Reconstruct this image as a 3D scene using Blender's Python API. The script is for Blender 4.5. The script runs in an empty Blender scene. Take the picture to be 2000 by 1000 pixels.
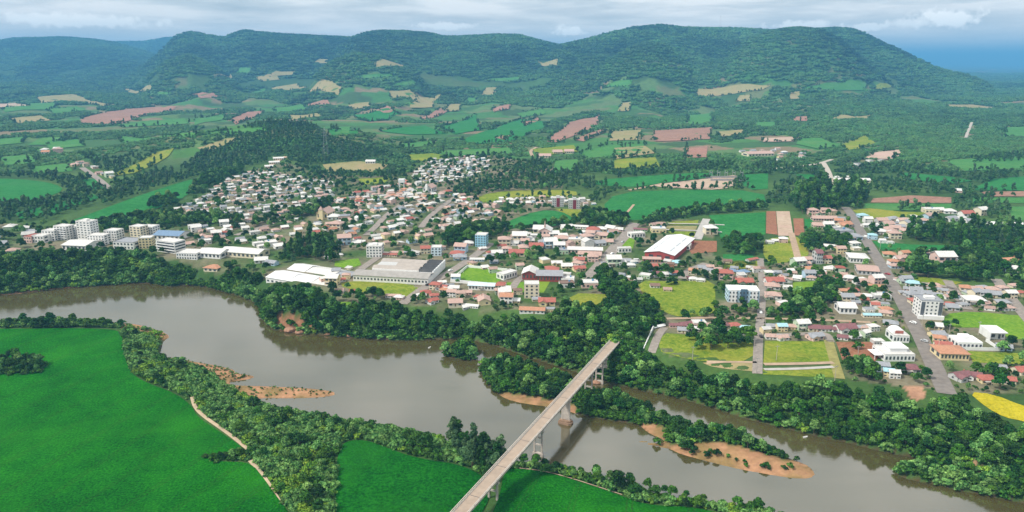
import bpy, bmesh, math, random
import numpy as np
from mathutils import Vector

# ------------------------------------------------------------------ camera, sky, sun, exposure
rng = np.random.default_rng(7)
random.seed(7)
SC = bpy.context.scene
COL = SC.collection
HAZE_D = 1.25e-4
CAM_H, FPX, PITCH = 180.0, 1430.0, math.radians(14.9)
CP, SP = math.cos(PITCH), math.sin(PITCH)

cam_data = bpy.data.cameras.new('camera')
cam_data.sensor_width = 36.0
cam_data.lens = 36.0 * FPX / 2000.0
cam_data.clip_start = 1.0
cam_data.clip_end = 90000.0
cam = bpy.data.objects.new('camera', cam_data)
COL.objects.link(cam)
cam.location = (0, 0, CAM_H)
cam.rotation_euler = (math.pi / 2 - PITCH, 0, 0)
SC.camera = cam

SUN_EL, SUN_AZ = math.radians(50), math.radians(247)     # azimuth clockwise from +Y: behind the camera, a little left
sun_data = bpy.data.lights.new('sun', 'SUN')
sun_data.energy = 3.3
sun_data.angle = math.radians(9)
sun_data.color = (1.0, 0.95, 0.87)
sun = bpy.data.objects.new('sun', sun_data)
COL.objects.link(sun)
sd = Vector((math.sin(SUN_AZ) * math.cos(SUN_EL), math.cos(SUN_AZ) * math.cos(SUN_EL), math.sin(SUN_EL)))
sun.rotation_euler = sd.to_track_quat('Z', 'Y').to_euler()

SC.view_settings.view_transform = 'Standard'
SC.view_settings.look = 'None'
SC.view_settings.gamma = 1.0
SC.view_settings.use_curve_mapping = False
SC.view_settings.exposure = 0.40
SC.render.engine = 'CYCLES'
SC.cycles.use_denoising = True
SC.cycles.max_bounces = 4
SC.cycles.diffuse_bounces = 2
SC.cycles.glossy_bounces = 2
SC.cycles.transmission_bounces = 1
SC.cycles.volume_bounces = 0
SC.cycles.transparent_max_bounces = 4
SC.cycles.sample_clamp_indirect = 4.0


class NT:
    """small helper to write node trees"""
    def __init__(self, tree):
        self.t = tree
        for n in list(tree.nodes):
            tree.nodes.remove(n)

    def n(self, kind, inputs=None, **attrs):
        nd = self.t.nodes.new(kind)
        for k, v in attrs.items():
            setattr(nd, k, v)
        for k, v in (inputs or {}).items():
            s = nd.inputs[k]
            if isinstance(v, bpy.types.NodeSocket):
                self.t.links.new(v, s)
            else:
                s.default_value = v
        return nd

    def ramp(self, fac, stops, interp='LINEAR'):
        r = self.n('ShaderNodeValToRGB', {'Fac': fac})
        cr = r.color_ramp
        cr.interpolation = interp
        while len(cr.elements) < len(stops):
            cr.elements.new(0.5)
        for e, (p, c) in zip(cr.elements, stops):
            e.position = p
            e.color = (c[0], c[1], c[2], 1) if hasattr(c, '__len__') else (c, c, c, 1)
        return r.outputs['Color']

    def math(self, op, a, b=None, c=None, clamp=False):
        nd = self.n('ShaderNodeMath', operation=op, use_clamp=clamp)
        for i, v in enumerate((a, b, c)):
            if v is None:
                continue
            if isinstance(v, bpy.types.NodeSocket):
                self.t.links.new(v, nd.inputs[i])
            else:
                nd.inputs[i].default_value = v
        return nd.outputs[0]

    def mix(self, fac, a, b, blend='MIX'):
        nd = self.n('ShaderNodeMix', data_type='RGBA', blend_type=blend)
        for s, v in ((nd.inputs[0], fac), (nd.inputs[6], a), (nd.inputs[7], b)):
            if isinstance(v, bpy.types.NodeSocket):
                self.t.links.new(v, s)
            elif hasattr(v, '__len__'):
                s.default_value = (v[0], v[1], v[2], 1)
            else:
                s.default_value = v
        return nd.outputs[2]


world = bpy.data.worlds.new('World')
SC.world = world
world.use_nodes = True
w = NT(world.node_tree)
sky = w.n('ShaderNodeTexSky', sky_type='NISHITA', sun_disc=False, sun_elevation=SUN_EL, sun_rotation=SUN_AZ,
          altitude=200.0, air_density=1.0, dust_density=1.5, ozone_density=1.5)
bg_sky = w.n('ShaderNodeBackground', {'Color': sky.outputs['Color'], 'Strength': 0.11})
tc = w.n('ShaderNodeTexCoord')
dirv = tc.outputs['Generated']
sep = w.n('ShaderNodeSeparateXYZ', {'Vector': dirv})
# clouds are laid out on a layer overhead: long flat streaks towards the horizon, patches overhead
el = w.math('ARCSINE', sep.outputs['Z'])
az = w.math('ARCTAN2', sep.outputs['X'], sep.outputs['Y'])
stretch = w.math('POWER', w.math('ADD', w.math('MAXIMUM', el, 0.0), 0.02), 0.45)
cvec = w.n('ShaderNodeCombineXYZ', {'X': w.math('MULTIPLY', az, 3.0), 'Y': w.math('MULTIPLY', stretch, 13.0), 'Z': 0.35}).outputs[0]
n1 = w.n('ShaderNodeTexNoise', {'Vector': cvec, 'Scale': 1.0, 'Detail': 7.0, 'Roughness': 0.56, 'Distortion': 0.35}).outputs['Fac']
n2 = w.n('ShaderNodeTexNoise', {'Vector': cvec, 'Scale': 2.3, 'Detail': 6.0, 'Roughness': 0.6, 'Distortion': 0.2}).outputs['Fac']
cover = w.ramp(n1, [(0.34, 0.88), (0.52, 1.0)])
cloud_col = w.ramp(n2, [(0.28, (0.46, 0.50, 0.52)), (0.46, (0.70, 0.72, 0.71)), (0.62, (1.0, 0.97, 0.92))])


def puff(x, y, rx, ry):
    """a small separate cumulus in a direction of the sky"""
    a0 = math.atan2((x - 1000), FPX * CP - (y - 500) * SP)
    e0 = math.atan2(-(FPX * SP + (y - 500) * CP), math.hypot(x - 1000, FPX * CP - (y - 500) * SP))
    nn = w.n('ShaderNodeTexNoise', {'Vector': dirv, 'Scale': 95.0, 'Detail': 4.0, 'Roughness': 0.55}).outputs['Fac']
    dx = w.math('DIVIDE', w.math('SUBTRACT', az, a0), rx / FPX)
    de = w.math('DIVIDE', w.math('SUBTRACT', el, e0), ry / FPX)
    r = w.math('SQRT', w.math('ADD', w.math('MULTIPLY', dx, dx), w.math('MULTIPLY', de, de)))
    v = w.math('SUBTRACT', w.math('ADD', 1.0, w.math('MULTIPLY', w.math('SUBTRACT', nn, 0.5), 2.2)), r)
    return w.math('MULTIPLY', v, 2.2, clamp=True)


pf = puff(1110, 60, 26, 11)
for a in ((1850, 36, 62, 17), (1565, 50, 60, 10), (1700, 52, 40, 8), (150, 40, 130, 12), (860, 50, 60, 7), (1110, 64, 34, 6), (1790, 44, 60, 8)):
    pf = w.math('MAXIMUM', pf, w.math('MULTIPLY', puff(*a), 0.75 if a[0] not in (1850, 1110) else 1.0))
low = w.math('SUBTRACT', 1.0, w.math('DIVIDE', el, 0.075), clamp=True)       # far cloud decks lie pale over the horizon
cloud_col = w.mix(w.math('MULTIPLY', low, 0.75), cloud_col, (1.12, 1.0, 0.88))
ccol = w.mix(pf, cloud_col, (1.25, 1.2, 1.12))
cfac = w.math('MAXIMUM', cover, pf)
bg_cloud = w.n('ShaderNodeBackground', {'Color': ccol, 'Strength': 0.94})
mixs = w.n('ShaderNodeMixShader', {0: cfac, 1: bg_sky.outputs[0], 2: bg_cloud.outputs[0]})
w.n('ShaderNodeOutputWorld', {'Surface': mixs.outputs[0]})


# ------------------------------------------------------------------ numbers and shapes
def hash2(ix, iy, s=0):
    h = (ix.astype(np.int64) * 374761393 + iy.astype(np.int64) * 668265263 + s * 1442695041) & 0x7fffffff
    h = ((h ^ (h >> 13)) * 1274126177) & 0x7fffffff
    return ((h ^ (h >> 16)) & 0xffff) / 65535.0


def vnoise(x, y, s=0):
    ix, iy = np.floor(x), np.floor(y)
    fx, fy = x - ix, y - iy
    fx, fy = fx * fx * (3 - 2 * fx), fy * fy * (3 - 2 * fy)
    a, b = hash2(ix, iy, s), hash2(ix + 1, iy, s)
    c, d = hash2(ix, iy + 1, s), hash2(ix + 1, iy + 1, s)
    return (a * (1 - fx) + b * fx) * (1 - fy) + (c * (1 - fx) + d * fx) * fy


def fbm(x, y, octv=4, s=0):
    t, a, n = 0, 0.5, 0
    for k in range(octv):
        t = t + a * (vnoise(x, y, s + k) - 0.5)
        n += a
        a *= 0.5
        x, y = x * 2.03 + 11.3, y * 2.03 + 5.7
    return t / n * 2


def sstep(a, b, x):
    t = np.clip((x - a) / (b - a), 0, 1)
    return t * t * (3 - 2 * t)


def fwd(y):
    return FPX * CP - (y - 500) * SP


def dwn(y):
    return FPX * SP + (y - 500) * CP


def unproj_z(pts, z):
    """pixels of the photograph -> points on the level z"""
    p = np.asarray(pts, float)
    t = (CAM_H - z) / dwn(p[:, 1])
    return np.stack([(p[:, 0] - 1000) * t, fwd(p[:, 1]) * t], 1)


def proj(X, Y, Z):
    dz = Z - CAM_H
    zc = Y * CP - dz * SP
    return 1000 + FPX * X / zc, 500 - FPX * (Y * SP + dz * CP) / zc


def pip(x, y, poly):
    poly = np.asarray(poly)
    x, y = np.asarray(x, float), np.asarray(y, float)
    out = np.zeros(x.shape, bool)
    lo, hi = poly.min(0), poly.max(0)
    m = (x >= lo[0]) & (x <= hi[0]) & (y >= lo[1]) & (y <= hi[1])
    if not m.any():
        return out
    xs, ys = x[m], y[m]
    r = np.zeros(xs.shape, bool)
    x0, y0 = poly[-1]
    for x1, y1 in poly:
        if y0 != y1:
            c = (ys < y0) != (ys < y1)
            r ^= c & (xs < (x1 - x0) * (ys - y0) / (y1 - y0) + x0)
        x0, y0 = x1, y1
    out[m] = r
    return out


def pldist(x, y, line, closed=False):
    line = np.asarray(line)
    if closed:
        line = np.vstack([line, line[:1]])
    best = np.full(x.shape, 1e9)
    for (x0, y0), (x1, y1) in zip(line[:-1], line[1:]):
        dx, dy = x1 - x0, y1 - y0
        t = np.clip(((x - x0) * dx + (y - y0) * dy) / (dx * dx + dy * dy + 1e-9), 0, 1)
        best = np.minimum(best, (x - x0 - t * dx) ** 2 + (y - y0 - t * dy) ** 2)
    return np.sqrt(best)


def smooth_line(p, it=2, closed=False):
    p = np.asarray(p, float)
    for _ in range(it):
        if closed:
            q = np.roll(p, -1, 0)
            p = np.stack([.75 * p + .25 * q, .25 * p + .75 * q], 1).reshape(-1, 2)
        else:
            a, b = p[:-1], p[1:]
            p = np.vstack([p[:1], np.stack([.75 * a + .25 * b, .25 * a + .75 * b], 1).reshape(-1, 2), p[-1:]])
    return p


# ------------------------------------------------------------------ materials
MATS = {}


def mat(name, col, rough=0.8, vary=0.15, scale=0.3, bump=0.0, spec=0.3, col2=None, bscale=None, detail=4.0, metal=0.0):
    if name in MATS:
        return MATS[name]
    m = bpy.data.materials.new(name)
    m.use_nodes = True
    t = NT(m.node_tree)
    geo = t.n('ShaderNodeNewGeometry')
    no = t.n('ShaderNodeTexNoise', {'Vector': geo.outputs['Position'], 'Scale': scale, 'Detail': detail, 'Roughness': 0.6}).outputs['Fac']
    c2 = col2 or tuple(min(1, c * (1 + vary)) for c in col)
    c1 = col if col2 else tuple(c * (1 - vary) for c in col)
    base = t.ramp(no, [(0.32, c1), (0.68, c2)])
    b = t.n('ShaderNodeBsdfPrincipled', {'Base Color': base, 'Roughness': rough, 'Specular IOR Level': spec, 'Metallic': metal})
    if bump:
        nb = t.n('ShaderNodeTexNoise', {'Vector': geo.outputs['Position'], 'Scale': bscale or scale * 4, 'Detail': 3.0}).outputs['Fac']
        bp = t.n('ShaderNodeBump', {'Height': nb, 'Strength': bump, 'Distance': 1.0})
        t.t.links.new(bp.outputs[0], b.inputs['Normal'])
    t.n('ShaderNodeOutputMaterial', {'Surface': b.outputs[0]})
    MATS[name] = m
    return m


def foliage(name, dark, light, hue=0.03, tone=False):
    """leaf material: each clump of leaves carries its own tint, each plant its own shift"""
    m = bpy.data.materials.new(name)
    m.use_nodes = True
    t = NT(m.node_tree)
    at = t.n('ShaderNodeAttribute', attribute_name='tint', attribute_type='GEOMETRY').outputs['Fac']
    oi = t.n('ShaderNodeObjectInfo').outputs['Random']
    f = t.math('ADD', t.math('MULTIPLY', at, 0.72), t.math('MULTIPLY', oi, 0.34))
    if tone:        # patches of lighter and darker forest
        tn_ = t.n('ShaderNodeAttribute', attribute_name='tone', attribute_type='INSTANCER').outputs['Fac']
        f = t.math('ADD', f, t.math('MULTIPLY', t.math('SUBTRACT', tn_, 0.5), 0.9), clamp=True)
    base = t.ramp(f, [(0.12, dark), (0.88, light)])
    r2 = t.math('FRACT', t.math('MULTIPLY', oi, 17.31))
    hs = t.n('ShaderNodeHueSaturation', {'Color': base, 'Hue': t.math('ADD', 0.5 - hue / 2, t.math('MULTIPLY', r2, hue)),
                                         'Saturation': 1.0, 'Value': t.math('ADD', 0.75, t.math('MULTIPLY', t.math('FRACT', t.math('MULTIPLY', oi, 7.7)), 0.5))})
    b = t.n('ShaderNodeBsdfPrincipled', {'Base Color': hs.outputs[0], 'Roughness': 0.6, 'Specular IOR Level': 0.2})
    t.n('ShaderNodeOutputMaterial', {'Surface': b.outputs[0]})
    MATS[name] = m
    return m


# ------------------------------------------------------------------ meshes and objects
class MB:
    def __init__(self):
        self.v, self.f, self.mi = [], [], []

    def add(self, vs, fs, mi=0):
        o = len(self.v)
        self.v += [tuple(p) for p in vs]
        self.f += [tuple(i + o for i in f) for f in fs]
        self.mi += [mi] * len(fs)
        return self

    def box(self, x0, x1, y0, y1, z0, z1, mi=0):
        return self.add([(x0, y0, z0), (x1, y0, z0), (x1, y1, z0), (x0, y1, z0), (x0, y0, z1), (x1, y0, z1), (x1, y1, z1), (x0, y1, z1)],
                        [(0, 3, 2, 1), (4, 5, 6, 7), (0, 1, 5, 4), (1, 2, 6, 5), (2, 3, 7, 6), (3, 0, 4, 7)], mi)

    def prism(self, poly, z0, z1, mi=0):
        n = len(poly)
        vs = [(x, y, z0) for x, y in poly] + [(x, y, z1) for x, y in poly]
        fs = [tuple(range(n - 1, -1, -1)), tuple(range(n, 2 * n))] + [(i, (i + 1) % n, n + (i + 1) % n, n + i) for i in range(n)]
        return self.add(vs, fs, mi)

    def extrude_y(self, prof, y0, y1, mi=0):
        """profile in (x, z), counter-clockwise seen from -y"""
        n = len(prof)
        vs = [(x, y0, z) for x, z in prof] + [(x, y1, z) for x, z in prof]
        fs = [tuple(range(n)), tuple(range(2 * n - 1, n - 1, -1))] + [(i, n + i, n + (i + 1) % n, (i + 1) % n) for i in range(n)]
        return self.add(vs, fs, mi)

    def extrude_x(self, prof, x0, x1, mi=0):
        n = len(prof)
        vs = [(x0, y, z) for y, z in prof] + [(x1, y, z) for y, z in prof]
        fs = [tuple(range(n - 1, -1, -1)), tuple(range(n, 2 * n))] + [(i, (i + 1) % n, n + (i + 1) % n, n + i) for i in range(n)]
        return self.add(vs, fs, mi)

    def cyl(self, p0, p1, r0, r1, n=8, mi=0):
        p0, p1 = Vector(p0), Vector(p1)
        q = (p1 - p0).to_track_quat('Z', 'Y')
        vs = []
        for p, r in ((p0, r0), (p1, r1)):
            for k in range(n):
                a = 2 * math.pi * k / n
                vs.append(p + q @ Vector((math.cos(a) * r, math.sin(a) * r, 0)))
        fs = [tuple(range(n - 1, -1, -1)), tuple(range(n, 2 * n))] + [(i, (i + 1) % n, n + (i + 1) % n, n + i) for i in range(n)]
        return self.add(vs, fs, mi)

    def mesh(self, name):
        me = bpy.data.meshes.new(name)
        me.from_pydata(self.v, [], self.f)
        if any(self.mi):
            me.polygons.foreach_set('material_index', self.mi)
        me.update()
        return me


def obj(name, me, m=None, parent=None, loc=None):
    if isinstance(me, MB):
        me = me.mesh(name)
    o = bpy.data.objects.new(name, me)
    COL.objects.link(o)
    if m is not None and len(me.materials) == 0:
        for mm in (m if isinstance(m, (list, tuple)) else [m]):
            me.materials.append(mm)
    if parent is not None:
        o.parent = parent
    if loc is not None:
        o.location = loc
    return o


def over(o, m):
    """give this one object its own material on shared mesh data"""
    o.material_slots[0].link = 'OBJECT'
    o.material_slots[0].material = m


def thing(name, label, cat, loc=(0, 0, 0), rz=0.0, group=None, scale=1.0):
    o = bpy.data.objects.new(name, None)
    COL.objects.link(o)
    o.empty_display_size = 0.5
    o.location = loc
    o.rotation_euler = (0, 0, rz)
    o.scale = (scale,) * 3 if not hasattr(scale, '__len__') else scale
    tag(o, label, cat, group)
    return o


def tag(o, label=None, cat=None, group=None, kind=None):
    for k, v in (('label', label), ('category', cat), ('group', group), ('kind', kind)):
        if v:
            o[k] = v
    return o


def npmesh(name, V, F, smooth=False):
    """V (n,3), F (m,k) with equal sided faces"""
    me = bpy.data.meshes.new(name)
    V = np.asarray(V, np.float32)
    F = np.asarray(F, np.int32)
    me.vertices.add(len(V))
    me.vertices.foreach_set('co', V.ravel())
    k = F.shape[1]
    me.loops.add(F.size)
    me.loops.foreach_set('vertex_index', F.ravel())
    me.polygons.add(len(F))
    me.polygons.foreach_set('loop_start', np.arange(0, F.size, k, dtype=np.int32))
    if smooth:
        me.polygons.foreach_set('use_smooth', np.ones(len(F), bool))
    me.update(calc_edges=True)
    return me
# ------------------------------------------------------------------ shape of the land
Z_N, Z_S = 15.0, 5.0        # town bank and field bank
north_px = [(-900, 640), (-500, 608), (-200, 590), (0, 577), (60, 571), (120, 563), (155, 561), (210, 557), (270, 553), (315, 556), (335, 563), (350, 556), (400, 560),
            (430, 568), (470, 580), (500, 592), (508, 607), (515, 630), (530, 641), (560, 649), (600, 653), (640, 656), (680, 659), (720, 663), (780, 665),
            (850, 664), (900, 661), (925, 666), (960, 673), (1000, 686), (1060, 706), (1120, 725), (1180, 746), (1230, 757), (1270, 766), (1330, 779),
            (1390, 796), (1440, 813), (1500, 829), (1560, 843), (1600, 854), (1650, 863), (1700, 876), (1750, 887), (1800, 896), (1830, 899), (1780, 904), (1735, 917),
            (1760, 931), (1790, 939), (1830, 947), (1870, 957), (1920, 967), (1970, 977), (2030, 990), (2250, 1050), (2700, 1180)]
south_px = [(-900, 700), (-500, 662), (-200, 640), (0, 630), (40, 628), (100, 627), (190, 628), (230, 630), (270, 634), (300, 642), (328, 653), (331, 660), (318, 666),
            (316, 680), (310, 697), (345, 699), (385, 708), (430, 715), (462, 724), (456, 729), (498, 734), (494, 740), (450, 745), (442, 752), (490, 754), (560, 756),
            (620, 760), (655, 766), (661, 770), (630, 776), (570, 778), (510, 777), (498, 780), (520, 793), (560, 801), (600, 809), (640, 815), (700, 824), (760, 833),
            (840, 851), (870, 859), (950, 886), (1000, 904), (1060, 909), (1110, 919), (1160, 931), (1210, 943), (1260, 958), (1310, 971), (1360, 978), (1420, 986),
            (1480, 996), (1530, 1009), (1650, 1052), (1900, 1140), (2500, 1340)]
islands_px = [
    [(860, 691), (880, 683), (905, 684), (928, 694), (938, 704), (905, 705), (872, 698)],
    [(930, 709), (970, 704), (1010, 711), (1050, 723), (1090, 736), (1120, 749), (1150, 761), (1180, 769), (1220, 777), (1260, 792), (1300, 818), (1340, 832),
     (1400, 842), (1440, 853), (1480, 868), (1520, 884), (1545, 897), (1575, 907), (1590, 920), (1592, 931), (1570, 936), (1530, 932), (1480, 923), (1440, 916), (1380, 901),
     (1325, 886), (1310, 877), (1285, 873), (1240, 862), (1262, 861), (1295, 868), (1300, 860), (1265, 846), (1248, 829), (1200, 823), (1150, 814), (1125, 808),
     (1090, 798), (1060, 793), (1020, 788), (985, 779), (960, 760), (943, 738)],
    [(737, 775), (770, 772), (802, 773), (775, 776)],
]
NORTH = smooth_line(unproj_z(north_px, 0))
SOUTH = smooth_line(unproj_z(south_px, 0))
ISL = [smooth_line(unproj_z(p, 0), closed=True) for p in islands_px]
RIVER = np.vstack([NORTH, SOUTH[::-1]])
CLIFF = unproj_z([(520, 640), (560, 640), (600, 645), (650, 645), (650, 655), (600, 658), (540, 655), (512, 630)], 0)

# crest lines as they stand against the sky, each with its distance and the distance of its foot
ridges = [
    (9000, 5200, [(60, 104), (150, 96), (230, 86), (290, 83), (315, 78), (345, 75), (375, 80), (410, 92), (450, 110)]),
    (6800, 2600, [(-500, 95), (-250, 78), (-100, 84), (0, 82), (30, 76), (80, 75), (140, 76), (190, 80), (222, 87), (250, 97), (300, 112), (360, 130)]),
    (6400, 3000, [(490, 92), (525, 74), (600, 72), (640, 75), (700, 75), (760, 90)]),
    (4900, 2300, [(130, 216), (180, 190), (220, 166), (260, 146), (300, 123), (320, 105), (342, 84), (356, 74), (371, 70), (385, 72), (405, 77), (440, 82), (452, 77), (468, 70), (481, 66), (498, 70),
                  (540, 73), (590, 75), (640, 77), (700, 80), (760, 95), (820, 120), (880, 150)]),
    (4400, 2000, [(560, 160), (600, 138), (640, 116), (670, 95), (700, 74), (730, 65), (780, 64), (830, 66), (865, 74), (900, 74), (960, 73), (1010, 73), (1040, 80), (1085, 93),
                  (1110, 101), (1150, 118), (1200, 140)]),
    (4300, 1500, [(960, 150), (1000, 132), (1050, 110), (1085, 96), (1100, 92), (1150, 80), (1200, 66), (1250, 54), (1290, 52), (1340, 56), (1400, 57), (1480, 57), (1530, 60), (1590, 58),
                  (1625, 55), (1660, 58), (1690, 72), (1720, 87), (1750, 100), (1780, 115), (1800, 124), (1815, 134), (1840, 142), (1870, 150), (1900, 158), (1920, 168), (1935, 181)]),
    (3500, 1700, [(1330, 190), (1380, 150), (1430, 108), (1470, 80), (1510, 65), (1560, 60), (1600, 64), (1640, 84), (1680, 120), (1740, 165), (1800, 200)]),
    (3300, 1800, [(560, 190), (610, 160), (650, 128), (690, 112), (740, 118), (800, 140), (860, 175)]),
    (3400, 1700, [(1120, 170), (1180, 130), (1240, 95), (1290, 88), (1330, 110), (1390, 160)]),
    (3700, 1900, [(240, 200), (290, 160), (330, 126), (370, 112), (410, 130), (470, 170), (520, 200)]),
]


def ridge_height(u, Y, X):
    best = np.zeros(u.shape)
    warp = fbm(X / 900, Y / 900, 4, 3)
    gul = np.abs(fbm(X / 600, Y / 1300, 4, 21))
    fine = fbm(X / 130, Y / 130, 3, 40)
    for k, (yc, yf, pts) in enumerate(ridges):
        p = np.array(pts, float)
        ru = (p[:, 0] - 1000) / fwd(p[:, 1])
        rs = -dwn(p[:, 1]) / fwd(p[:, 1])
        top = CAM_H + rs * yc - 13.0
        if k == 5:
            ycu = yc - 600 * sstep(0.45, 0.64, u)
            top = CAM_H + rs * (yc - 600 * sstep(0.45, 0.64, ru)) - 13.0
        else:
            ycu = yc
        m = np.interp(u, ru, top, left=0, right=0)
        m = np.clip(m, 0, None)
        edge = sstep(ru[0] - 0.001, ru[0] + 0.05, u) * (1 - sstep(ru[-1] - 0.04, ru[-1] + 0.001, u)) if k not in (1, 5) else 1.0
        if k == 5:
            edge = sstep(ru[0], ru[0] + 0.05, u)
        m = m * edge
        yfu = yf if k != 5 else yf + 1600 * sstep(0.42, 0.62, u)
        t = (Y - yfu) / (ycu - yfu)
        tc = np.clip(t, 0, 1)
        bell = 4 * tc * (1 - tc)
        tc = np.clip(tc + 0.10 * warp * bell, 0, 1)
        p_ = 0.42 * tc ** 1.35 + 0.58 * sstep(0.42, 1.02, tc) ** 1.1 / sstep(0.42, 1.02, np.float64(1.0)) ** 1.1
        back = 1 - 0.9 * sstep(1.1, 2.2, t)
        h = m * p_ * back - 120 * gul * bell * np.clip(m / 150, 0, 1) + 12 * fine * bell * np.clip(m / 100, 0, 1)
        best = np.maximum(best, h)
    return best


def land_height(u, Y):
    X = u * Y
    roll = sstep(1350, 2600, Y) * (1 - 0.75 * sstep(9000, 15000, Y))
    z = Z_N + 24 * (fbm(X / 620, Y / 620, 4, 1) + 0.25) * roll + 2.5 * fbm(X / 160, Y / 160, 3, 9) * sstep(900, 1500, Y)
    z = z + ridge_height(u, Y, X)
    for (px, Yc, hh, sx, sy) in ((535, 1500, 33, 85, 140), (440, 1520, 21, 95, 150), (640, 1490, 24, 85, 150), (720, 1480, 14, 60, 130), (340, 1430, 14, 110, 130), (560, 1330, 12, 120, 90)):
        xc = (px - 1000) / 1432.0 * Yc
        z = z + hh * np.exp(-((X - xc) / sx) ** 2 - ((Y - Yc) / sy) ** 2)
    # far plain beyond the mountains: low swells
    z = z + 18 * (fbm(X / 2500, Y / 2500, 3, 77) + 0.2) * sstep(5000, 9000, Y)
    near = Y < 1000
    if near.any():
        x, y = X[near], Y[near]
        zz = z[near]
        dn, ds = pldist(x, y, NORTH), pldist(x, y, SOUTH)
        wet = pip(x, y, RIVER)
        clay = sstep(60, 10, pldist(x, y, CLIFF, True))
        rise = np.clip(dn * 0.35, 0, 1.2) + (zz - 1.2) * sstep(1, 30 - 14 * clay, dn + 4 * fbm(x / 25, y / 25, 3, 5))
        field = np.clip(ds * 0.3, 0, 0.9) + (Z_S - 0.9) * sstep(2, 28, ds + 4 * fbm(x / 20, y / 20, 3, 6))
        h = np.where(dn < ds, rise, field)
        bed = -np.clip(np.minimum(dn, ds) * 0.25, 0, 3)
        isl = np.full(x.shape, -9.0)
        for k, p in enumerate(ISL):
            ins = pip(x, y, p)
            d = pldist(x, y, p, True)
            bed = np.where(ins, bed, np.maximum(bed, -np.clip(d * 0.2, 0, 3)))
            isl = np.where(ins, (np.clip(d * 0.16, 0, 0.7) + (1.3 * sstep(4, 11, d) if k < 2 else 0)) * (1 if k < 2 else 0.35), isl)
        h = np.where(wet, np.maximum(bed, isl), h)
        h = np.where(wet & (isl < -1), np.minimum(h, -0.02 - 0 * h), h)
        z[near] = h
    return z


UG = np.linspace(-1.35, 1.35, 620)
yy = [110.0]
while yy[-1] < 2400:
    yy.append(yy[-1] * 1.0088)
while yy[-1] < 7600:
    yy.append(yy[-1] + 27)
while yy[-1] < 46000:
    yy.append(yy[-1] * 1.055)
YG = np.array(yy)
GU, GY = np.meshgrid(UG, YG)
GZ = land_height(GU, GY)
# fine shoreline: where the grid is wet it stays wet


def zat(X, Y):
    X, Y = np.asarray(X, float), np.asarray(Y, float)
    u = X / np.maximum(Y, 1)
    fu = np.clip((u - UG[0]) / (UG[1] - UG[0]), 0, len(UG) - 1.001)
    iu = fu.astype(int)
    fu = fu - iu
    iy = np.clip(np.searchsorted(YG, Y) - 1, 0, len(YG) - 2)
    fy = np.clip((Y - YG[iy]) / (YG[iy + 1] - YG[iy]), 0, 1)
    return (GZ[iy, iu] * (1 - fu) + GZ[iy, iu + 1] * fu) * (1 - fy) + (GZ[iy + 1, iu] * (1 - fu) + GZ[iy + 1, iu + 1] * fu) * fy


def ground(pts):
    """pixels of the photograph -> points (x, y, z) where the land or water stands there"""
    out = []
    for x, y in pts:
        u = (x - 1000) / fwd(y)
        s = dwn(y) / fwd(y)
        fu = np.clip((u - UG[0]) / (UG[1] - UG[0]), 0, len(UG) - 1.001)
        i = int(fu)
        f = fu - i
        prof = np.maximum(GZ[:, i] * (1 - f) + GZ[:, i + 1] * f, 0)
        gap = prof - (CAM_H - YG * s)
        k = np.argmax(gap > 0)
        if gap[k] <= 0:
            k = len(YG) - 1
        if k == 0:
            Y = CAM_H / s if s > 0 else YG[0]
        else:
            a, b = gap[k - 1], gap[k]
            Y = YG[k - 1] + (YG[k] - YG[k - 1]) * (-a / (b - a))
        out.append((u * Y, Y, CAM_H - Y * s))
    return np.array(out)


def g1(x, y):
    return ground([(x, y)])[0]


def gpoly(px, it=1):
    p = smooth_line(np.array(px, float), it, True) if it else np.array(px, float)
    return ground(p)[:, :2]
# ------------------------------------------------------------------ what covers the land
SAND = [gpoly(p) for p in (
    [(195, 626), (240, 629), (275, 634), (305, 642), (332, 653), (334, 662), (312, 664), (285, 655), (250, 645), (215, 634)],
    [(318, 695), (350, 697), (385, 706), (430, 713), (470, 722), (500, 734), (494, 742), (450, 747), (430, 740), (400, 722), (360, 712), (330, 706)],
    [(430, 748), (490, 751), (560, 754), (620, 758), (655, 764), (664, 770), (630, 778), (560, 780), (500, 780), (470, 772)],
    [(1246, 826), (1285, 828), (1300, 840), (1300, 866), (1330, 868), (1400, 862), (1440, 870), (1485, 884), (1530, 896), (1575, 904), (1597, 925), (1592, 938), (1530, 936),
     (1440, 920), (1380, 905), (1320, 888), (1300, 876), (1236, 864), (1260, 858), (1290, 862), (1262, 846)],
    [(975, 766), (1000, 768), (1060, 778), (1125, 786), (1128, 812), (1090, 802), (1020, 792), (980, 782)],
    [(0, 570), (60, 564), (120, 555), (158, 556), (158, 563), (110, 567), (60, 575), (0, 582)],
    [(730, 768), (806, 768), (806, 780), (730, 780)],
    [(1580, 648 + 250), (1600, 900), (1600, 902)],
)]
CLAY = [gpoly(p) for p in ([(535, 618), (560, 612), (590, 618), (597, 640), (580, 652), (550, 645)], [(600, 628), (628, 630), (630, 642), (604, 642)],
                           [(1890, 897), (1912, 905), (1922, 918), (1908, 920)], [(1760, 752), (1800, 752), (1812, 772), (1790, 785), (1775, 772)])]
TOWN = gpoly([(-150, 520), (-150, 445), (0, 437), (130, 440), (260, 432), (330, 414), (400, 380), (450, 345), (500, 330), (560, 318), (640, 340), (720, 345), (800, 335),
              (850, 305), (960, 303), (1100, 330), (1100, 375), (1160, 388), (1150, 410), (1130, 435), (1240, 440), (1320, 428), (1400, 430), (1390, 500), (1500, 520), (1560, 500),
              (1580, 410), (1660, 405), (1800, 420), (1900, 440), (1900, 460), (1760, 470), (1780, 520), (1900, 570), (2100, 575), (2150, 770), (1900, 770), (1640, 740),
              (1480, 730), (1300, 690), (1200, 600), (1100, 610), (900, 610), (650, 590), (500, 535), (350, 510), (150, 490)], 0)
GX = GU * GY
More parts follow.
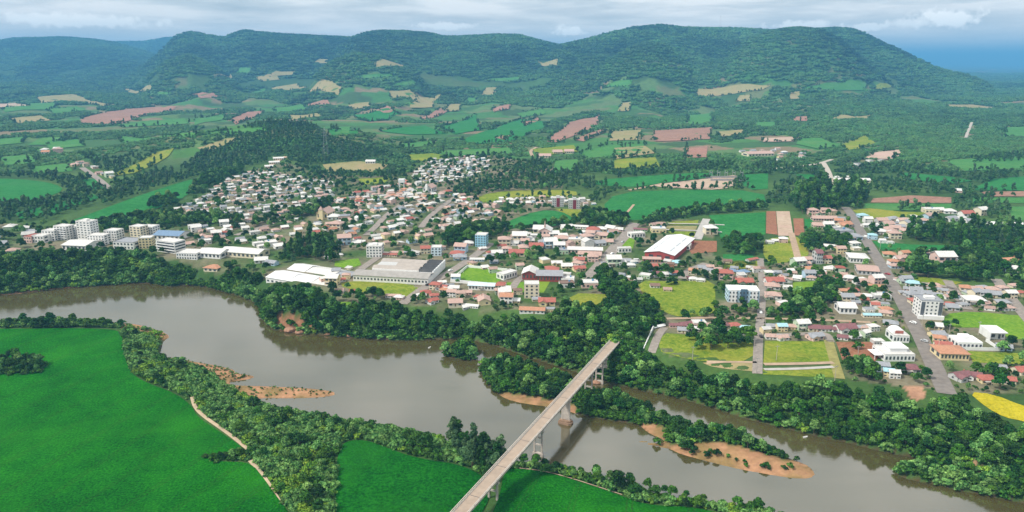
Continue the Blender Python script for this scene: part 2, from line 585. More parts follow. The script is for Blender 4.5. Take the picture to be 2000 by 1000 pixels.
cov = np.zeros(GX.shape + (4,), np.float32)
cov[..., 3] = 1
wild = np.array([0.035, 0.085, 0.018])
nz = np.clip(fbm(GX / 90, GY / 90, 4, 50) * 1.3 + 0.5, 0, 1)[..., None]
cov[..., :3] = wild * (1 - nz) + np.array([0.065, 0.13, 0.028]) * nz
far = GY > 1150
# farmland beyond the town: a patchwork of plots
def patchwork(x, y, s):
    a = 0.5
    xr, yr = x * math.cos(a) + y * math.sin(a), -x * math.sin(a) + y * math.cos(a)
    row = np.floor(yr / s)
    colm = np.floor((xr + 97 * hash2(row, row, 4) ) / (s * 1.7))
    return hash2(row, colm, 8)
pw = patchwork(GX + 40 * fbm(GX / 200, GY / 200, 3, 3), GY + 40 * fbm(GX / 200, GY / 200, 3, 4), 75.0)
pal = np.array([[.06, .17, .035], [.09, .17, .05], [.12, .15, .06], [.045, .12, .03], [.05, .16, .035], [.20, .16, .09], [.10, .16, .06], [.045, .10, .03]])
plots = pal[np.minimum((pw * len(pal)).astype(int), len(pal) - 1)]
k = (sstep(1150, 1350, GY) * (1 - sstep(2900, 3800, GY)))[..., None]
cov[..., :3] = cov[..., :3] * (1 - k) + plots * k
kf = sstep(2900, 3800, GY)[..., None]
cov[..., :3] = cov[..., :3] * (1 - kf) + np.array([0.035, 0.085, 0.022]) * kf
far2 = sstep(7000, 9000, GY)[..., None]
cov[..., :3] = cov[..., :3] * (1 - far2) + np.where(pw[..., None] > 0.55, plots, np.array([0.04, 0.09, 0.03])) * far2
tw = pip(GX, GY, TOWN)
tn = np.clip(fbm(GX / 30, GY / 30, 4, 60) * 1.6 + 0.5, 0, 1)[..., None]
cov[tw, :3] = (np.array([.055, .11, .025]) * (1 - tn) + np.array([.19, .17, .11]) * tn)[tw]
near = GY < 800
dn = np.full(GX.shape, 99.0)
dn[near] = np.minimum(pldist(GX[near], GY[near], NORTH), pldist(GX[near], GY[near], SOUTH))
for p in ISL:
    dn[near] = np.minimum(dn[near], pldist(GX[near], GY[near], p, True))
mud = (GZ < 0.25) & near
cov[mud, :3] = (0.07, 0.05, 0.025)
for p in SAND:
    m = pip(GX, GY, p) & near
    sn = np.clip(fbm(GX / 9, GY / 9, 3, 61) * 1.5 + 0.5, 0, 1)[..., None]
    cov[m, :3] = (np.array([.22, .15, .06]) * (1 - sn) + np.array([.40, .22, .12]) * sn)[m]
for p in CLAY:
    m = pip(GX, GY, p) & near
    cov[m, :3] = (np.array([.26, .13, .07]) * (1 - tn) + np.array([.42, .24, .15]) * tn)[m]

gm = bpy.data.materials.new('ground')
gm.use_nodes = True
t = NT(gm.node_tree)
att = t.n('ShaderNodeAttribute', attribute_name='cover', attribute_type='GEOMETRY').outputs['Color']
geo = t.n('ShaderNodeNewGeometry').outputs['Position']
na = t.n('ShaderNodeTexNoise', {'Vector': geo, 'Scale': 0.35, 'Detail': 5.0, 'Roughness': 0.65}).outputs['Fac']
nb = t.n('ShaderNodeTexNoise', {'Vector': geo, 'Scale': 0.06, 'Detail': 3.0}).outputs['Fac']
val = t.math('ADD', t.math('MULTIPLY', na, 1.1), t.math('MULTIPLY', nb, 0.7))
base = t.mix(1.0, att, t.n('ShaderNodeCombineColor', {'Red': t.math('ADD', val, 0.12), 'Green': t.math('ADD', val, 0.1), 'Blue': t.math('ADD', val, 0.1)}).outputs[0], 'MULTIPLY')
bp = t.n('ShaderNodeBump', {'Height': na, 'Strength': 0.6, 'Distance': 0.8})
b = t.n('ShaderNodeBsdfPrincipled', {'Base Color': base, 'Roughness': 0.9, 'Specular IOR Level': 0.15, 'Normal': bp.outputs[0]})
t.n('ShaderNodeOutputMaterial', {'Surface': b.outputs[0]})


def grid_sheet(name, r0, r1):
    nr, nc = r1 - r0, len(UG)
    V = np.stack([GX[r0:r1], GY[r0:r1], GZ[r0:r1]], -1).reshape(-1, 3)
    i = np.arange((nr - 1) * (nc - 1))
    r, c = i // (nc - 1), i % (nc - 1)
    a = r * nc + c
    F = np.stack([a, a + 1, a + nc + 1, a + nc], 1)
    me = npmesh(name, V, F, True)
    ca = me.color_attributes.new('cover', 'FLOAT_COLOR', 'POINT')
    ca.data.foreach_set('color', cov[r0:r1].reshape(-1))
    o = obj(name, me, gm)
    tag(o, kind='structure')
    return o


SPLIT = int(np.searchsorted(YG, 1900))
grid_sheet('ground', 0, SPLIT)
grid_sheet('hills', SPLIT - 1, len(YG))
under = MB().add([(-60000, -3000, -6), (60000, -3000, -6), (60000, 110, -6), (-60000, 110, -6)], [(0, 1, 2, 3)])
tag(obj('terrain', under, mat('backland', (.05, .11, .03), 0.9, 0.4, 0.01)), kind='structure')

# the river
wm = bpy.data.materials.new('river_water')
wm.use_nodes = True
t = NT(wm.node_tree)
geo = t.n('ShaderNodeNewGeometry').outputs['Position']
mp = t.n('ShaderNodeMapping', {'Vector': geo, 'Rotation': (0, 0, 0.55), 'Scale': (0.22, 1.0, 1.0)}).outputs[0]
r1 = t.n('ShaderNodeTexNoise', {'Vector': mp, 'Scale': 0.9, 'Detail': 4.0, 'Roughness': 0.6}).outputs['Fac']
r2 = t.n('ShaderNodeTexNoise', {'Vector': mp, 'Scale': 0.05, 'Detail': 3.0, 'Distortion': 1.0}).outputs['Fac']
r3 = t.n('ShaderNodeTexNoise', {'Vector': mp, 'Scale': 0.02, 'Detail': 4.0, 'Distortion': 0.6}).outputs['Fac']
calm = t.ramp(r2, [(0.35, 0.25), (0.65, 1.0)])
bp = t.n('ShaderNodeBump', {'Height': r1, 'Strength': t.math('MULTIPLY', calm, 0.05), 'Distance': 0.5})
wcol = t.ramp(r3, [(0.35, (.068, .056, .015)), (0.65, (.092, .078, .028))])
rgh = t.math('ADD', 0.03, t.math('MULTIPLY', calm, 0.09))
b = t.n('ShaderNodeBsdfPrincipled', {'Base Color': wcol, 'Roughness': rgh, 'IOR': 3.1, 'Specular IOR Level': 0.5, 'Normal': bp.outputs[0]})
t.n('ShaderNodeOutputMaterial', {'Surface': b.outputs[0]})
wv = [(-1500, 115, 0), (1500, 115, 0), (1500, 760, 0), (-1500, 760, 0)]
tag(obj('river', MB().add(wv, [(0, 1, 2, 3)]), wm), kind='structure')

# ------------------------------------------------------------------ fields, meadows, roads: sheets laid on the land
CLEAR = []          # (polygon, keep houses out, keep trees out)


def drape(name, poly, m, lift=0.12, step=None, kind='structure', clear=True, solid=None):
    poly = np.asarray(poly)
    bm = bmesh.new()
    f = bm.faces.new([bm.verts.new((x, y, 0)) for x, y in poly])
    if f.normal.z < 0 or True:
        bm.normal_update()
        if f.normal.z < 0:
            f.normal_flip()
    lo, hi = poly.min(0), poly.max(0)
    s = step or max(4.0, poly[:, 1].mean() / 55)
    for ax in (0, 1):
        k = math.ceil(lo[ax] / s)
        while k * s < hi[ax]:
            co = [0, 0, 0]
            co[ax] = k * s
            no_ = [0, 0, 0]
            no_[ax] = 1
            bmesh.ops.bisect_plane(bm, geom=bm.verts[:] + bm.edges[:] + bm.faces[:], plane_co=co, plane_no=no_)
            k += 1
    xs = np.array([v.co[:2] for v in bm.verts])
    z = zat(xs[:, 0], xs[:, 1]) + lift + np.maximum(xs[:, 1] - 400, 0) * 0.0006
    for v, zz in zip(bm.verts, z):
        v.co.z = zz
    bmesh.ops.triangulate(bm, faces=bm.faces[:])
    if solid:
        r = bmesh.ops.extrude_face_region(bm, geom=bm.faces[:])
        for v in [g for g in r['geom'] if isinstance(g, bmesh.types.BMVert)]:
            v.co.z += solid
    me = bpy.data.meshes.new(name)
    bm.to_mesh(me)
    bm.free()
    for p in me.polygons:
        p.use_smooth = True
    o = obj(name, me, m)
    tag(o, kind=kind)
    if clear:
        CLEAR.append(poly)
    return o


def crop_mat(name, c1, c2, c3, fine=1.3, rows=None, bump=0.5, tram=None):
    m = bpy.data.materials.new(name)
    m.use_nodes = True
    t = NT(m.node_tree)
    geo = t.n('ShaderNodeNewGeometry').outputs['Position']
    a = t.n('ShaderNodeTexNoise', {'Vector': geo, 'Scale': fine, 'Detail': 5.0, 'Roughness': 0.7}).outputs['Fac']
    bb = t.n('ShaderNodeTexNoise', {'Vector': geo, 'Scale': 0.022, 'Detail': 4.0, 'Distortion': 0.8}).outputs['Fac']
    c = t.n('ShaderNodeTexNoise', {'Vector': geo, 'Scale': 0.11, 'Detail': 4.0, 'Roughness': 0.6}).outputs['Fac']
    f = t.math('MULTIPLY', 0.632, t.math('ADD', t.math('MULTIPLY', bb, 0.5), t.math('ADD', t.math('MULTIPLY', a, 1.6), t.math('MULTIPLY', c, 0.4))))
    if rows:
        mp = t.n('ShaderNodeMapping', {'Vector': geo, 'Rotation': (0, 0, rows)}).outputs[0]
        wv = t.n('ShaderNodeTexWave', {'Vector': mp, 'Scale': 0.55, 'Distortion': 1.2, 'Detail': 2.0, 'Detail Scale': 0.4}).outputs['Fac']
        f = t.math('ADD', f, t.math('MULTIPLY', t.math('SUBTRACT', wv, 0.5), 0.15))
    col = t.ramp(f, [(0.60, c1), (0.79, c2), (0.98, c3)])
    thin = t.n('ShaderNodeTexNoise', {'Vector': geo, 'Scale': 0.009, 'Detail': 5.0, 'Roughness': 0.6, 'Distortion': 1.5}).outputs['Fac']
    col = t.mix(t.ramp(thin, [(0.48, 0.0), (0.72, 0.60)]), col, tuple(min(1, q * w_) for q, w_ in zip(c3, (1.15, .9, 1.1))))
    if tram:        # wheel tracks left by the sprayer
        mp2 = t.n('ShaderNodeMapping', {'Vector': geo, 'Rotation': (0, 0, tram)}).outputs[0]
        warp = t.n('ShaderNodeTexNoise', {'Vector': geo, 'Scale': 0.01, 'Detail': 1.0}).outputs['Fac']
        sx_ = t.math('ADD', t.n('ShaderNodeSeparateXYZ', {'Vector': mp2}).outputs['X'], t.math('MULTIPLY', warp, 26.0))
        ln = t.math('ABSOLUTE', t.math('SUBTRACT', t.math('FRACT', t.math('DIVIDE', sx_, 21.0)), 0.5))
        trk = t.math('MULTIPLY', t.math('LESS_THAN', t.math('ABSOLUTE', t.math('SUBTRACT', ln, 0.045)), 0.016), t.math('MULTIPLY', c, 0.62))
        col = t.mix(trk, col, (.035, .075, .012))
    bp = t.n('ShaderNodeBump', {'Height': t.math('ADD', a, t.math('MULTIPLY', c, 0.5)), 'Strength': bump, 'Distance': 1.2})
    b = t.n('ShaderNodeBsdfPrincipled', {'Base Color': col, 'Roughness': 0.85, 'Specular IOR Level': 0.06, 'Normal': bp.outputs[0]})
    t.n('ShaderNodeOutputMaterial', {'Surface': b.outputs[0]})
    return m


CROP = crop_mat('soy_crop', (.001, .050, .002), (.005, .132, .003), (.026, .25, .007), 0.95, rows=0.25, bump=1.0, tram=0.35)
CROP2 = crop_mat('dark_crop', (.001, .04, .003), (.003, .100, .004), (.018, .19, .009), 0.8, rows=0.9, bump=0.9)
GREEN = crop_mat('green_crop', (.012, .115, .022), (.022, .165, .034), (.045, .22, .05), 0.3, rows=0.4)
LGREEN = crop_mat('light_crop', (.035, .15, .03), (.06, .20, .045), (.10, .25, .06), 0.25, rows=0.4)
MEADOW = crop_mat('meadow', (.08, .155, .012), (.17, .235, .022), (.31, .32, .05), 0.5)
LAWN = crop_mat('lawn', (.075, .19, .012), (.13, .26, .02), (.20, .32, .03), 0.4)
YELLOW = crop_mat('ripe_crop', (.25, .23, .01), (.42, .36, .015), (.55, .46, .03), 0.7)
TAN = crop_mat('dry_soil', (.36, .27, .19), (.45, .34, .25), (.52, .41, .31), 0.3)
EARTH = crop_mat('red_soil', (.20, .09, .05), (.28, .13, .075), (.34, .18, .10), 0.4)
BROWN = crop_mat('ploughed_soil', (.22, .12, .085), (.30, .17, .12), (.38, .23, .16), 0.2, rows=0.4)
PALE = crop_mat('stubble', (.20, .20, .08), (.28, .25, .11), (.34, .30, .15), 0.25)
DIRT = mat('dirt_road', (.40, .29, .20), 0.95, 0.15, 0.3)
ASPH = mat('asphalt', (.21, .185, .165), 0.9, 0.18, 0.25, detail=6)
COBB = mat('cobbled_street', (.27, .235, .205), 0.9, 0.2, 0.4)
CONC = mat('concrete_yard', (.42, .40, .37), 0.85, 0.12, 0.2)

near_fields = [
    ('crop_field', CROP, 0.35, [(-500, 648), (0, 643), (60, 643), (120, 642), (200, 643), (238, 647), (241, 680), (248, 715), (262, 735), (290, 750), (340, 768), (372, 790), (385, 815), (420, 838),
                                (450, 858), (476, 876), (470, 888), (440, 897), (410, 899), (440, 903), (490, 904), (515, 935), (540, 970), (570, 1010), (640, 1130), (-700, 1130)]),
    ('crop_field', CROP2, 0.4, [(668, 868), (690, 860), (720, 862), (760, 877), (800, 892), (850, 902), (885, 906), (930, 922), (958, 945), (955, 985), (900, 1060), (860, 1130), (660, 1130), (655, 960), (657, 900)]),
    ('crop_field', CROP, 0.35, [(985, 918), (1010, 916), (1060, 922), (1110, 935), (1160, 951), (1210, 968), (1250, 984), (1300, 990), (1350, 991), (1400, 1002), (1500, 1035), (1600, 1130), (930, 1130), (945, 1040), (975, 975)]),
]
for nme, m, lift, p in near_fields:
    drape(nme, gpoly(p, 2), m, lift, 6.0)

plain_fields = [
    ('meadow', MEADOW, [(665, 552), (700, 549), (770, 551), (820, 560), (815, 578), (770, 580), (730, 575), (670, 562)]),
    ('lawn', LAWN, [(655, 510), (700, 505), (706, 518), (680, 525), (653, 520)]),
    ('meadow', LAWN, [(648, 590), (685, 590), (684, 606), (652, 606)]),
    ('lawn', LAWN, [(990, 552), (1075, 549), (1062, 572), (985, 572)]),
    ('meadow', MEADOW, [(1112, 582), (1130, 573), (1185, 575), (1190, 600), (1170, 608), (1130, 603)]),
    ('meadow', MEADOW, [(1240, 548), (1320, 550), (1395, 545), (1398, 590), (1395, 616), (1330, 620), (1300, 612), (1262, 585)]),
    ('meadow', MEADOW, [(1290, 650), (1340, 654), (1470, 660), (1472, 706), (1382, 708), (1310, 694), (1286, 685)]),
    ('meadow', PALE, [(1372, 709), (1474, 709), (1474, 726), (1430, 722), (1390, 716)]),
    ('meadow', MEADOW, [(1494, 666), (1614, 667), (1627, 706), (1491, 709)]),
    ('meadow', MEADOW, [(1490, 722), (1626, 720), (1632, 738), (1560, 735), (1490, 732)]),
    ('meadow', LAWN, [(1840, 614), (1900, 608), (2000, 618), (2200, 625), (2200, 668), (2000, 664), (1965, 660), (1925, 640), (1850, 640)]),
    ('meadow', MEADOW, [(1890, 686), (1990, 690), (2100, 700), (2100, 716), (1900, 708)]),
    ('crop_field', YELLOW, [(1890, 765), (1940, 770), (2000, 794), (2100, 820), (2100, 850), (2000, 823), (1960, 815), (1925, 795)]),
    ('bare_plot', EARTH, [(1633, 668), (1708, 668), (1716, 698), (1706, 709), (1646, 706)]),
    ('bare_plot', EARTH, [(1345, 470), (1400, 471), (1400, 492), (1350, 496), (1342, 482)]),
    ('ploughed_field', TAN, [(1516, 413), (1542, 413), (1550, 461), (1520, 461)]),
    ('ploughed_field', EARTH, [(1497, 413), (1515, 413), (1519, 459), (1496, 456)]),
    ('ploughed_field', EARTH, [(1549, 427), (1569, 427), (1571, 461), (1552, 460)]),
    ('crop_field', GREEN, [(1571, 428), (1588, 428), (1590, 458), (1574, 460)]),
    ('meadow', MEADOW, [(1495, 466), (1545, 463), (1560, 463), (1582, 490), (1572, 510), (1500, 516), (1488, 490)]),
    ('crop_field', GREEN, [(1384, 421), (1495, 415), (1495, 458), (1450, 470), (1408, 466), (1398, 440)]),
    ('crop_field', GREEN, [(1172, 408), (1205, 376), (1330, 371), (1490, 373), (1498, 403), (1380, 410), (1300, 421), (1240, 432), (1215, 426)]),
    ('crop_field', GREEN, [(985, 435), (1050, 411), (1095, 412), (1125, 430), (1100, 440), (1040, 445), (990, 447)]),
    ('crop_field', GREEN, [(1145, 358), (1200, 348), (1390, 336), (1395, 347), (1300, 357), (1240, 366), (1190, 364)]),
    ('bare_plot', TAN, [(1270, 364), (1300, 358), (1390, 348), (1446, 341), (1444, 358), (1410, 372), (1330, 368)]),
    ('crop_field', GREEN, [(1450, 342), (1500, 339), (1500, 369), (1470, 371), (1450, 362)]),
    ('crop_field', GREEN, [(1555, 341), (1590, 341), (1592, 364), (1568, 367)]),
    ('ploughed_field', BROWN, [(1705, 388), (1780, 382), (1858, 386), (1858, 397), (1700, 396)]),
    ('crop_field', LGREEN, [(1690, 398), (1860, 399), (1855, 409), (1740, 412), (1685, 406)]),
    ('meadow', MEADOW, [(1665, 411), (1700, 407), (1760, 414), (1830, 416), (1800, 428), (1690, 432)]),
    ('crop_field', GREEN, [(1750, 336), (1860, 346), (1900, 354), (1850, 360), (1770, 350)]),
    ('crop_field', GREEN, [(1905, 366), (1940, 350), (2000, 345), (2300, 345), (2300, 374), (1905, 372)]),
    ('ploughed_field', BROWN, [(1915, 375), (2000, 374), (2300, 376), (2300, 384), (1930, 384)]),
    ('crop_field', LGREEN, [(1900, 386), (2300, 388), (2300, 400), (1900, 396)]),
    ('crop_field', LGREEN, [(1970, 404), (2300, 405), (2300, 432), (1978, 430)]),
    ('crop_field', GREEN, [(1703, 471), (1780, 478), (1872, 480), (1860, 491), (1720, 488)]),
    ('meadow', MEADOW, [(1828, 440), (1890, 437), (1895, 454), (1840, 456)]),
    ('meadow', MEADOW, [(1760, 535), (1840, 545), (1880, 552), (1850, 560), (1770, 548)]),
    ('lawn', LAWN, [(1549, 552), (1600, 549), (1604, 570), (1548, 572)]),
    ('lawn', GREEN, [(1412, 497), (1470, 497), (1480, 522), (1412, 525)]),
    ('meadow', MEADOW, [(1412, 510), (1480, 508), (1485, 524), (1412, 526)]),
    ('meadow', MEADOW, [(1305, 434), (1365, 430), (1362, 438), (1308, 440)]),
    ('meadow', PALE, [(1303, 441), (1362, 442), (1358, 450), (1300, 449)]),
    ('meadow', MEADOW, [(1300, 452), (1358, 453), (1355, 465), (1330, 465)]),
    ('lawn', LAWN, [(1228, 462), (1240, 470), (1236, 486), (1205, 490)]),
    ('crop_field', GREEN, [(128, 436), (200, 409), (290, 376), (392, 345), (396, 356), (360, 386), (330, 401), (290, 411), (230, 426), (160, 437)]),
    ('meadow', MEADOW, [(265, 425), (310, 412), (357, 413), (350, 425), (280, 428)]),
    ('crop_field', GREEN, [(-300, 350), (0, 349), (60, 352), (110, 360), (126, 372), (90, 386), (30, 396), (-300, 398)]),
    ('crop_field', GREEN, [(30, 416), (100, 401), (180, 379), (196, 386), (110, 416), (40, 428)]),
    ('crop_field', GREEN, [(160, 351), (185, 350), (202, 368), (165, 373)]),
    ('meadow', MEADOW, [(920, 390), (960, 376), (1040, 371), (1125, 372), (1128, 384), (1060, 385), (1000, 385), (950, 398)]),
    ('meadow', MEADOW, [(1082, 408), (1140, 410), (1145, 418), (1125, 427)]),
    ('meadow', MEADOW, [(800, 302), (850, 300), (880, 308), (840, 314), (800, 316)]),
    ('meadow', PALE, [(630, 322), (700, 315), (760, 322), (740, 336), (640, 336)]),
    ('meadow', MEADOW, [(700, 350), (770, 345), (750, 358), (705, 362)]),
    ('crop_field', LGREEN, [(60, 326), (130, 320), (142, 334), (65, 343)]),
    ('crop_field', LGREEN, [(0, 308), (60, 302), (75, 316), (10, 326)]),
]
for nme, m, p in plain_fields:
    drape(nme, gpoly(p, 1 if len(p) > 6 else 0), m)

foothill_fields = [
    (BROWN, [(155, 231), (230, 215), (300, 210), (346, 207), (340, 216), (280, 226), (240, 241), (160, 246)]),
    (BROWN, [(450, 236), (480, 220), (515, 217), (500, 232), (460, 244)]), (BROWN, [(375, 186), (400, 180), (428, 190), (392, 193)]),
    (BROWN, [(603, 204), (640, 196), (647, 207), (600, 209)]), (BROWN, [(735, 217), (757, 207), (772, 216), (755, 224)]),
    (BROWN, [(820, 231), (860, 212), (880, 213), (850, 229), (825, 237)]), (BROWN, [(960, 214), (998, 205), (996, 213), (965, 220)]),
    (BROWN, [(1068, 277), (1110, 240), (1172, 223), (1170, 241), (1130, 263), (1085, 279)]), (BROWN, [(1120, 274), (1182, 250), (1180, 260), (1140, 277)]),
    (BROWN, [(1275, 256), (1392, 249), (1386, 273), (1280, 277)]), (PALE, [(1195, 258), (1252, 254), (1250, 274), (1190, 276)]), (TAN, [(1488, 271), (1555, 268), (1550, 277), (1490, 278)]),
    (PALE, [(1362, 174), (1450, 165), (1505, 168), (1490, 176), (1400, 188), (1358, 186)]), (MEADOW, [(1700, 170), (1735, 165), (1750, 172), (1720, 178)]),
    (PALE, [(1845, 205), (1900, 205), (1960, 212), (1930, 214), (1850, 211)]), (TAN, [(1700, 300), (1755, 293), (1762, 303), (1740, 312), (1690, 310)]),
    (LGREEN, [(1560, 272), (1600, 270), (1640, 285), (1600, 292), (1555, 282)]), (MEADOW, [(1640, 285), (1690, 265), (1710, 280), (1660, 296)]),
    (LGREEN, [(230, 244), (360, 232), (372, 242), (240, 249)]), (LGREEN, [(380, 233), (440, 222), (442, 232), (380, 246)]), (LGREEN, [(230, 266), (390, 262), (380, 271), (240, 279)]),
    (GREEN, [(640, 257), (700, 250), (700, 262), (650, 266)]), (GREEN, [(740, 256), (830, 246), (872, 262), (800, 264)]), (GREEN, [(690, 226), (760, 212), (785, 224), (720, 238)]),
    (GREEN, [(860, 251), (930, 224), (938, 255), (890, 263)]), (GREEN, [(900, 275), (1018, 233), (1062, 238), (1068, 250), (1000, 277), (930, 282)]), (BROWN, [(968, 270), (985, 262), (1003, 263), (985, 275)]),
    (BROWN, [(1020, 240), (1050, 230), (1055, 236), (1025, 247)]),
    (LGREEN, [(860, 296), (1000, 288), (1000, 302), (870, 306)]), (MEADOW, [(1040, 292), (1120, 284), (1130, 297), (1050, 306)]), (LGREEN, [(1130, 300), (1190, 284), (1260, 282), (1250, 300), (1150, 310)]),
    (PALE, [(1200, 290), (1260, 286), (1280, 300), (1200, 312)]), (LGREEN, [(1340, 226), (1388, 222), (1392, 240), (1345, 246)]), (BROWN, [(1340, 290), (1382, 286), (1380, 308), (1335, 310)]),
    (LGREEN, [(1085, 315), (1130, 312), (1120, 338), (1080, 338)]), (MEADOW, [(1200, 312), (1280, 308), (1290, 328), (1200, 330)]), (PALE, [(760, 178), (800, 176), (815, 190), (765, 194)]), (PALE, [(800, 186), (860, 184), (860, 194), (810, 200)]),
    (PALE, [(70, 190), (150, 186), (225, 205), (200, 208), (130, 200), (80, 203)]), (LGREEN, [(0, 212), (60, 202), (120, 203), (100, 214), (10, 220)]), (TAN, [(-60, 208), (30, 202), (60, 208), (0, 212)]),
    (LGREEN, [(1850, 315), (1990, 305), (2200, 300), (2200, 325), (1990, 330), (1880, 335)]), (PALE, [(240, 172), (298, 166), (298, 176), (250, 180)]), (PALE, [(415, 148), (450, 144), (455, 152), (420, 154)]),
    (LGREEN, [(0, 272), (50, 268), (45, 280), (0, 284)]), (LGREEN, [(85, 280), (150, 272), (165, 286), (100, 292)]), (PALE, [(385, 290), (440, 272), (470, 268), (440, 288), (400, 296)]), (BROWN, [(285, 350), (320, 333), (330, 336), (300, 356)]),
    (MEADOW, [(210, 345), (300, 300), (340, 290), (330, 305), (260, 340)]), (LGREEN, [(460, 175), (520, 172), (520, 180), (470, 182)]), (PALE, [(530, 172), (580, 164), (600, 172), (560, 180)]),
    (PALE, [(1050, 118), (1090, 115), (1088, 130), (1055, 128)]), (LGREEN, [(700, 148), (760, 145), (770, 150), (710, 155)]), (PALE, [(730, 125), (790, 127), (790, 132), (735, 132)]),
    (LGREEN, [(955, 155), (1010, 150), (1020, 154), (970, 160)]), (PALE, [(560, 225), (620, 222), (640, 230), (570, 235)]), (PALE, [(500, 152), (540, 148), (548, 156), (510, 160)]),
    (PALE, [(522, 147), (540, 139), (576, 140), (570, 147)]), (LGREEN, [(462, 143), (470, 132), (489, 133), (487, 144)]), (PALE, [(610, 123), (625, 115), (645, 117), (640, 124)]),
    (PALE, [(596, 187), (620, 162), (650, 160), (668, 172), (660, 187)]), (LGREEN, [(298, 185), (322, 180), (340, 182), (320, 187)]), (LGREEN, [(54, 284), (80, 270), (127, 268), (120, 284)]),
    (PALE, [(800, 211), (815, 194), (848, 191), (845, 210)]), (PALE, [(938, 187), (950, 172), (970, 171), (966, 188)]), (LGREEN, [(906, 202), (915, 191), (930, 192), (928, 202)]), (PALE, [(864, 217), (880, 204), (900, 204), (897, 217)]),
    (LGREEN, [(764, 168), (780, 162), (814, 162), (812, 168)]), (LGREEN, [(655, 262), (662, 249), (685, 248), (682, 261)]), (PALE, [(1206, 218), (1215, 202), (1232, 200), (1230, 217)]),
    (LGREEN, [(1176, 174), (1200, 160), (1235, 157), (1230, 173)]), (PALE, [(1437, 199), (1445, 187), (1466, 186), (1464, 198)]), (PALE, [(1541, 194), (1545, 180), (1562, 179), (1561, 193)]),
    (LGREEN, [(1561, 177), (1600, 166), (1695, 164), (1690, 176), (1620, 178)]), (BROWN, [(1546, 238), (1555, 229), (1580, 228), (1576, 237)]), (PALE, [(1621, 234), (1640, 225), (1703, 224), (1698, 233)]),
    (LGREEN, [(1462, 248), (1480, 239), (1518, 238), (1514, 247)]), (LGREEN, [(1958, 268), (1965, 249), (2020, 247), (2020, 267)]), (LGREEN, [(90, 215), (150, 208), (170, 216), (110, 224)]), (PALE, [(20, 232), (80, 226), (100, 236), (30, 242)]),
    (LGREEN, [(430, 258), (520, 250), (520, 258), (440, 266)]), (LGREEN, [(530, 212), (590, 204), (600, 214), (545, 221)]), (PALE, [(680, 206), (720, 200), (728, 209), (690, 214)]), (LGREEN, [(1010, 222), (1060, 212), (1066, 222), (1020, 230)]),
    (LGREEN, [(780, 282), (840, 274), (850, 284), (790, 290)]), (PALE, [(1400, 258), (1450, 254), (1455, 264), (1405, 268)]),
]
for m, p in foothill_fields:
    nm = 'ploughed_field' if m in (BROWN, TAN) else 'meadow' if m in (PALE, MEADOW) else 'crop_field'
    drape(nm, gpoly(p, 1 if len(p) > 6 else 0), m, 0.6)

ROADS = []


def road(name, px, width, m, lift=0.22, end=None, keep=True):
    c = ground(smooth_line(np.array(px, float), 2))[:, :2]
    d = np.gradient(c, axis=0)
    d /= np.linalg.norm(d, axis=1)[:, None] + 1e-9
    nrm = np.stack([-d[:, 1], d[:, 0]], 1)
    wv = np.linspace(width, end or width, len(c))[:, None] / 2
    poly = np.vstack([c + nrm * wv, (c - nrm * wv)[::-1]])
    ROADS.append((c, width))
    return drape(name, poly, m, lift, clear=False)


road('road', [(1650, 405), (1660, 415), (1672, 438), (1695, 475), (1718, 512), (1746, 560), (1775, 615), (1800, 662), (1820, 705), (1838, 745), (1850, 770)], 9.5, ASPH)
road('street', [(1485, 505), (1489, 560), (1487, 610), (1481, 660), (1480, 700), (1479, 730)], 5.4, COBB)
road('street', [(1240, 436), (1222, 460), (1205, 478), (1188, 500), (1165, 525), (1148, 545)], 11, COBB)
road('street', [(1165, 515), (1210, 505), (1250, 512), (1300, 516)], 8, COBB, 0.28)
road('street', [(960, 475), (925, 502), (890, 525), (850, 548), (815, 572), (785, 594)], 8, COBB)
road('street', [(700, 530), (730, 508), (755, 492)], 7, COBB)
road('street', [(640, 393), (600, 408), (560, 425), (510, 445), (460, 460)], 7, COBB)
road('street', [(800, 392), (775, 405), (750, 425), (735, 442), (715, 460)], 7, COBB)
road('street', [(890, 385), (865, 402), (840, 422), (822, 445)], 7, COBB)
road('street', [(1000, 565), (1010, 548), (1030, 535), (1040, 526)], 6, COBB)
road('street', [(1850, 548), (1868, 575), (1890, 605)], 7, COBB)
road('street', [(1945, 545), (1972, 580), (2000, 615), (2040, 660)], 8, COBB)
road('street', [(1380, 515), (1340, 530), (1332, 545)], 7, COBB)
road('footpath', [(375, 776), (380, 795), (395, 812), (430, 836), (460, 858), (484, 878)], 1.9, mat('pale_earth', (.48, .37, .25), .95), 0.3)
road('footpath', [(489, 900), (508, 922), (526, 950), (545, 982), (560, 1010)], 2.2, mat('pale_earth', (.48, .37, .25), .95), 0.3)
road('footpath', [(1005, 914), (1060, 920), (1110, 933), (1160, 949), (1215, 967)], 0.8, mat('pale_earth', (.48, .37, .25), .95), 0.3)
road('track', [(1290, 623), (1400, 621), (1480, 622), (1600, 625), (1700, 630)], 3.5, DIRT)
road('track', [(1380, 708), (1430, 707), (1478, 708)], 2.5, DIRT)
road('track', [(1492, 712), (1560, 711), (1628, 709)], 3.5, DIRT, 0.3)
road('track', [(1492, 722), (1560, 721), (1628, 717)], 3.0, CONC, 0.3)
road('track', [(1618, 665), (1628, 700), (1640, 740)], 5.5, mat('grass_track', (.26, .24, .08), 0.95, 0.2, 0.3))
road('street', [(1520, 655), (1580, 652), (1614, 650), (1622, 668)], 5, COBB)
road('track', [(1545, 455), (1552, 480), (1560, 510)], 6, DIRT)
road('track', [(1298, 640), (1285, 655), (1272, 690)], 5, COBB)
road('street', [(1380, 428), (1371, 447), (1362, 468)], 8, CONC)
road('street', [(1305, 437), (1360, 438), (1415, 440)], 4, CONC, 0.3)
road('street', [(1300, 449), (1360, 451), (1410, 454)], 4, CONC, 0.3)
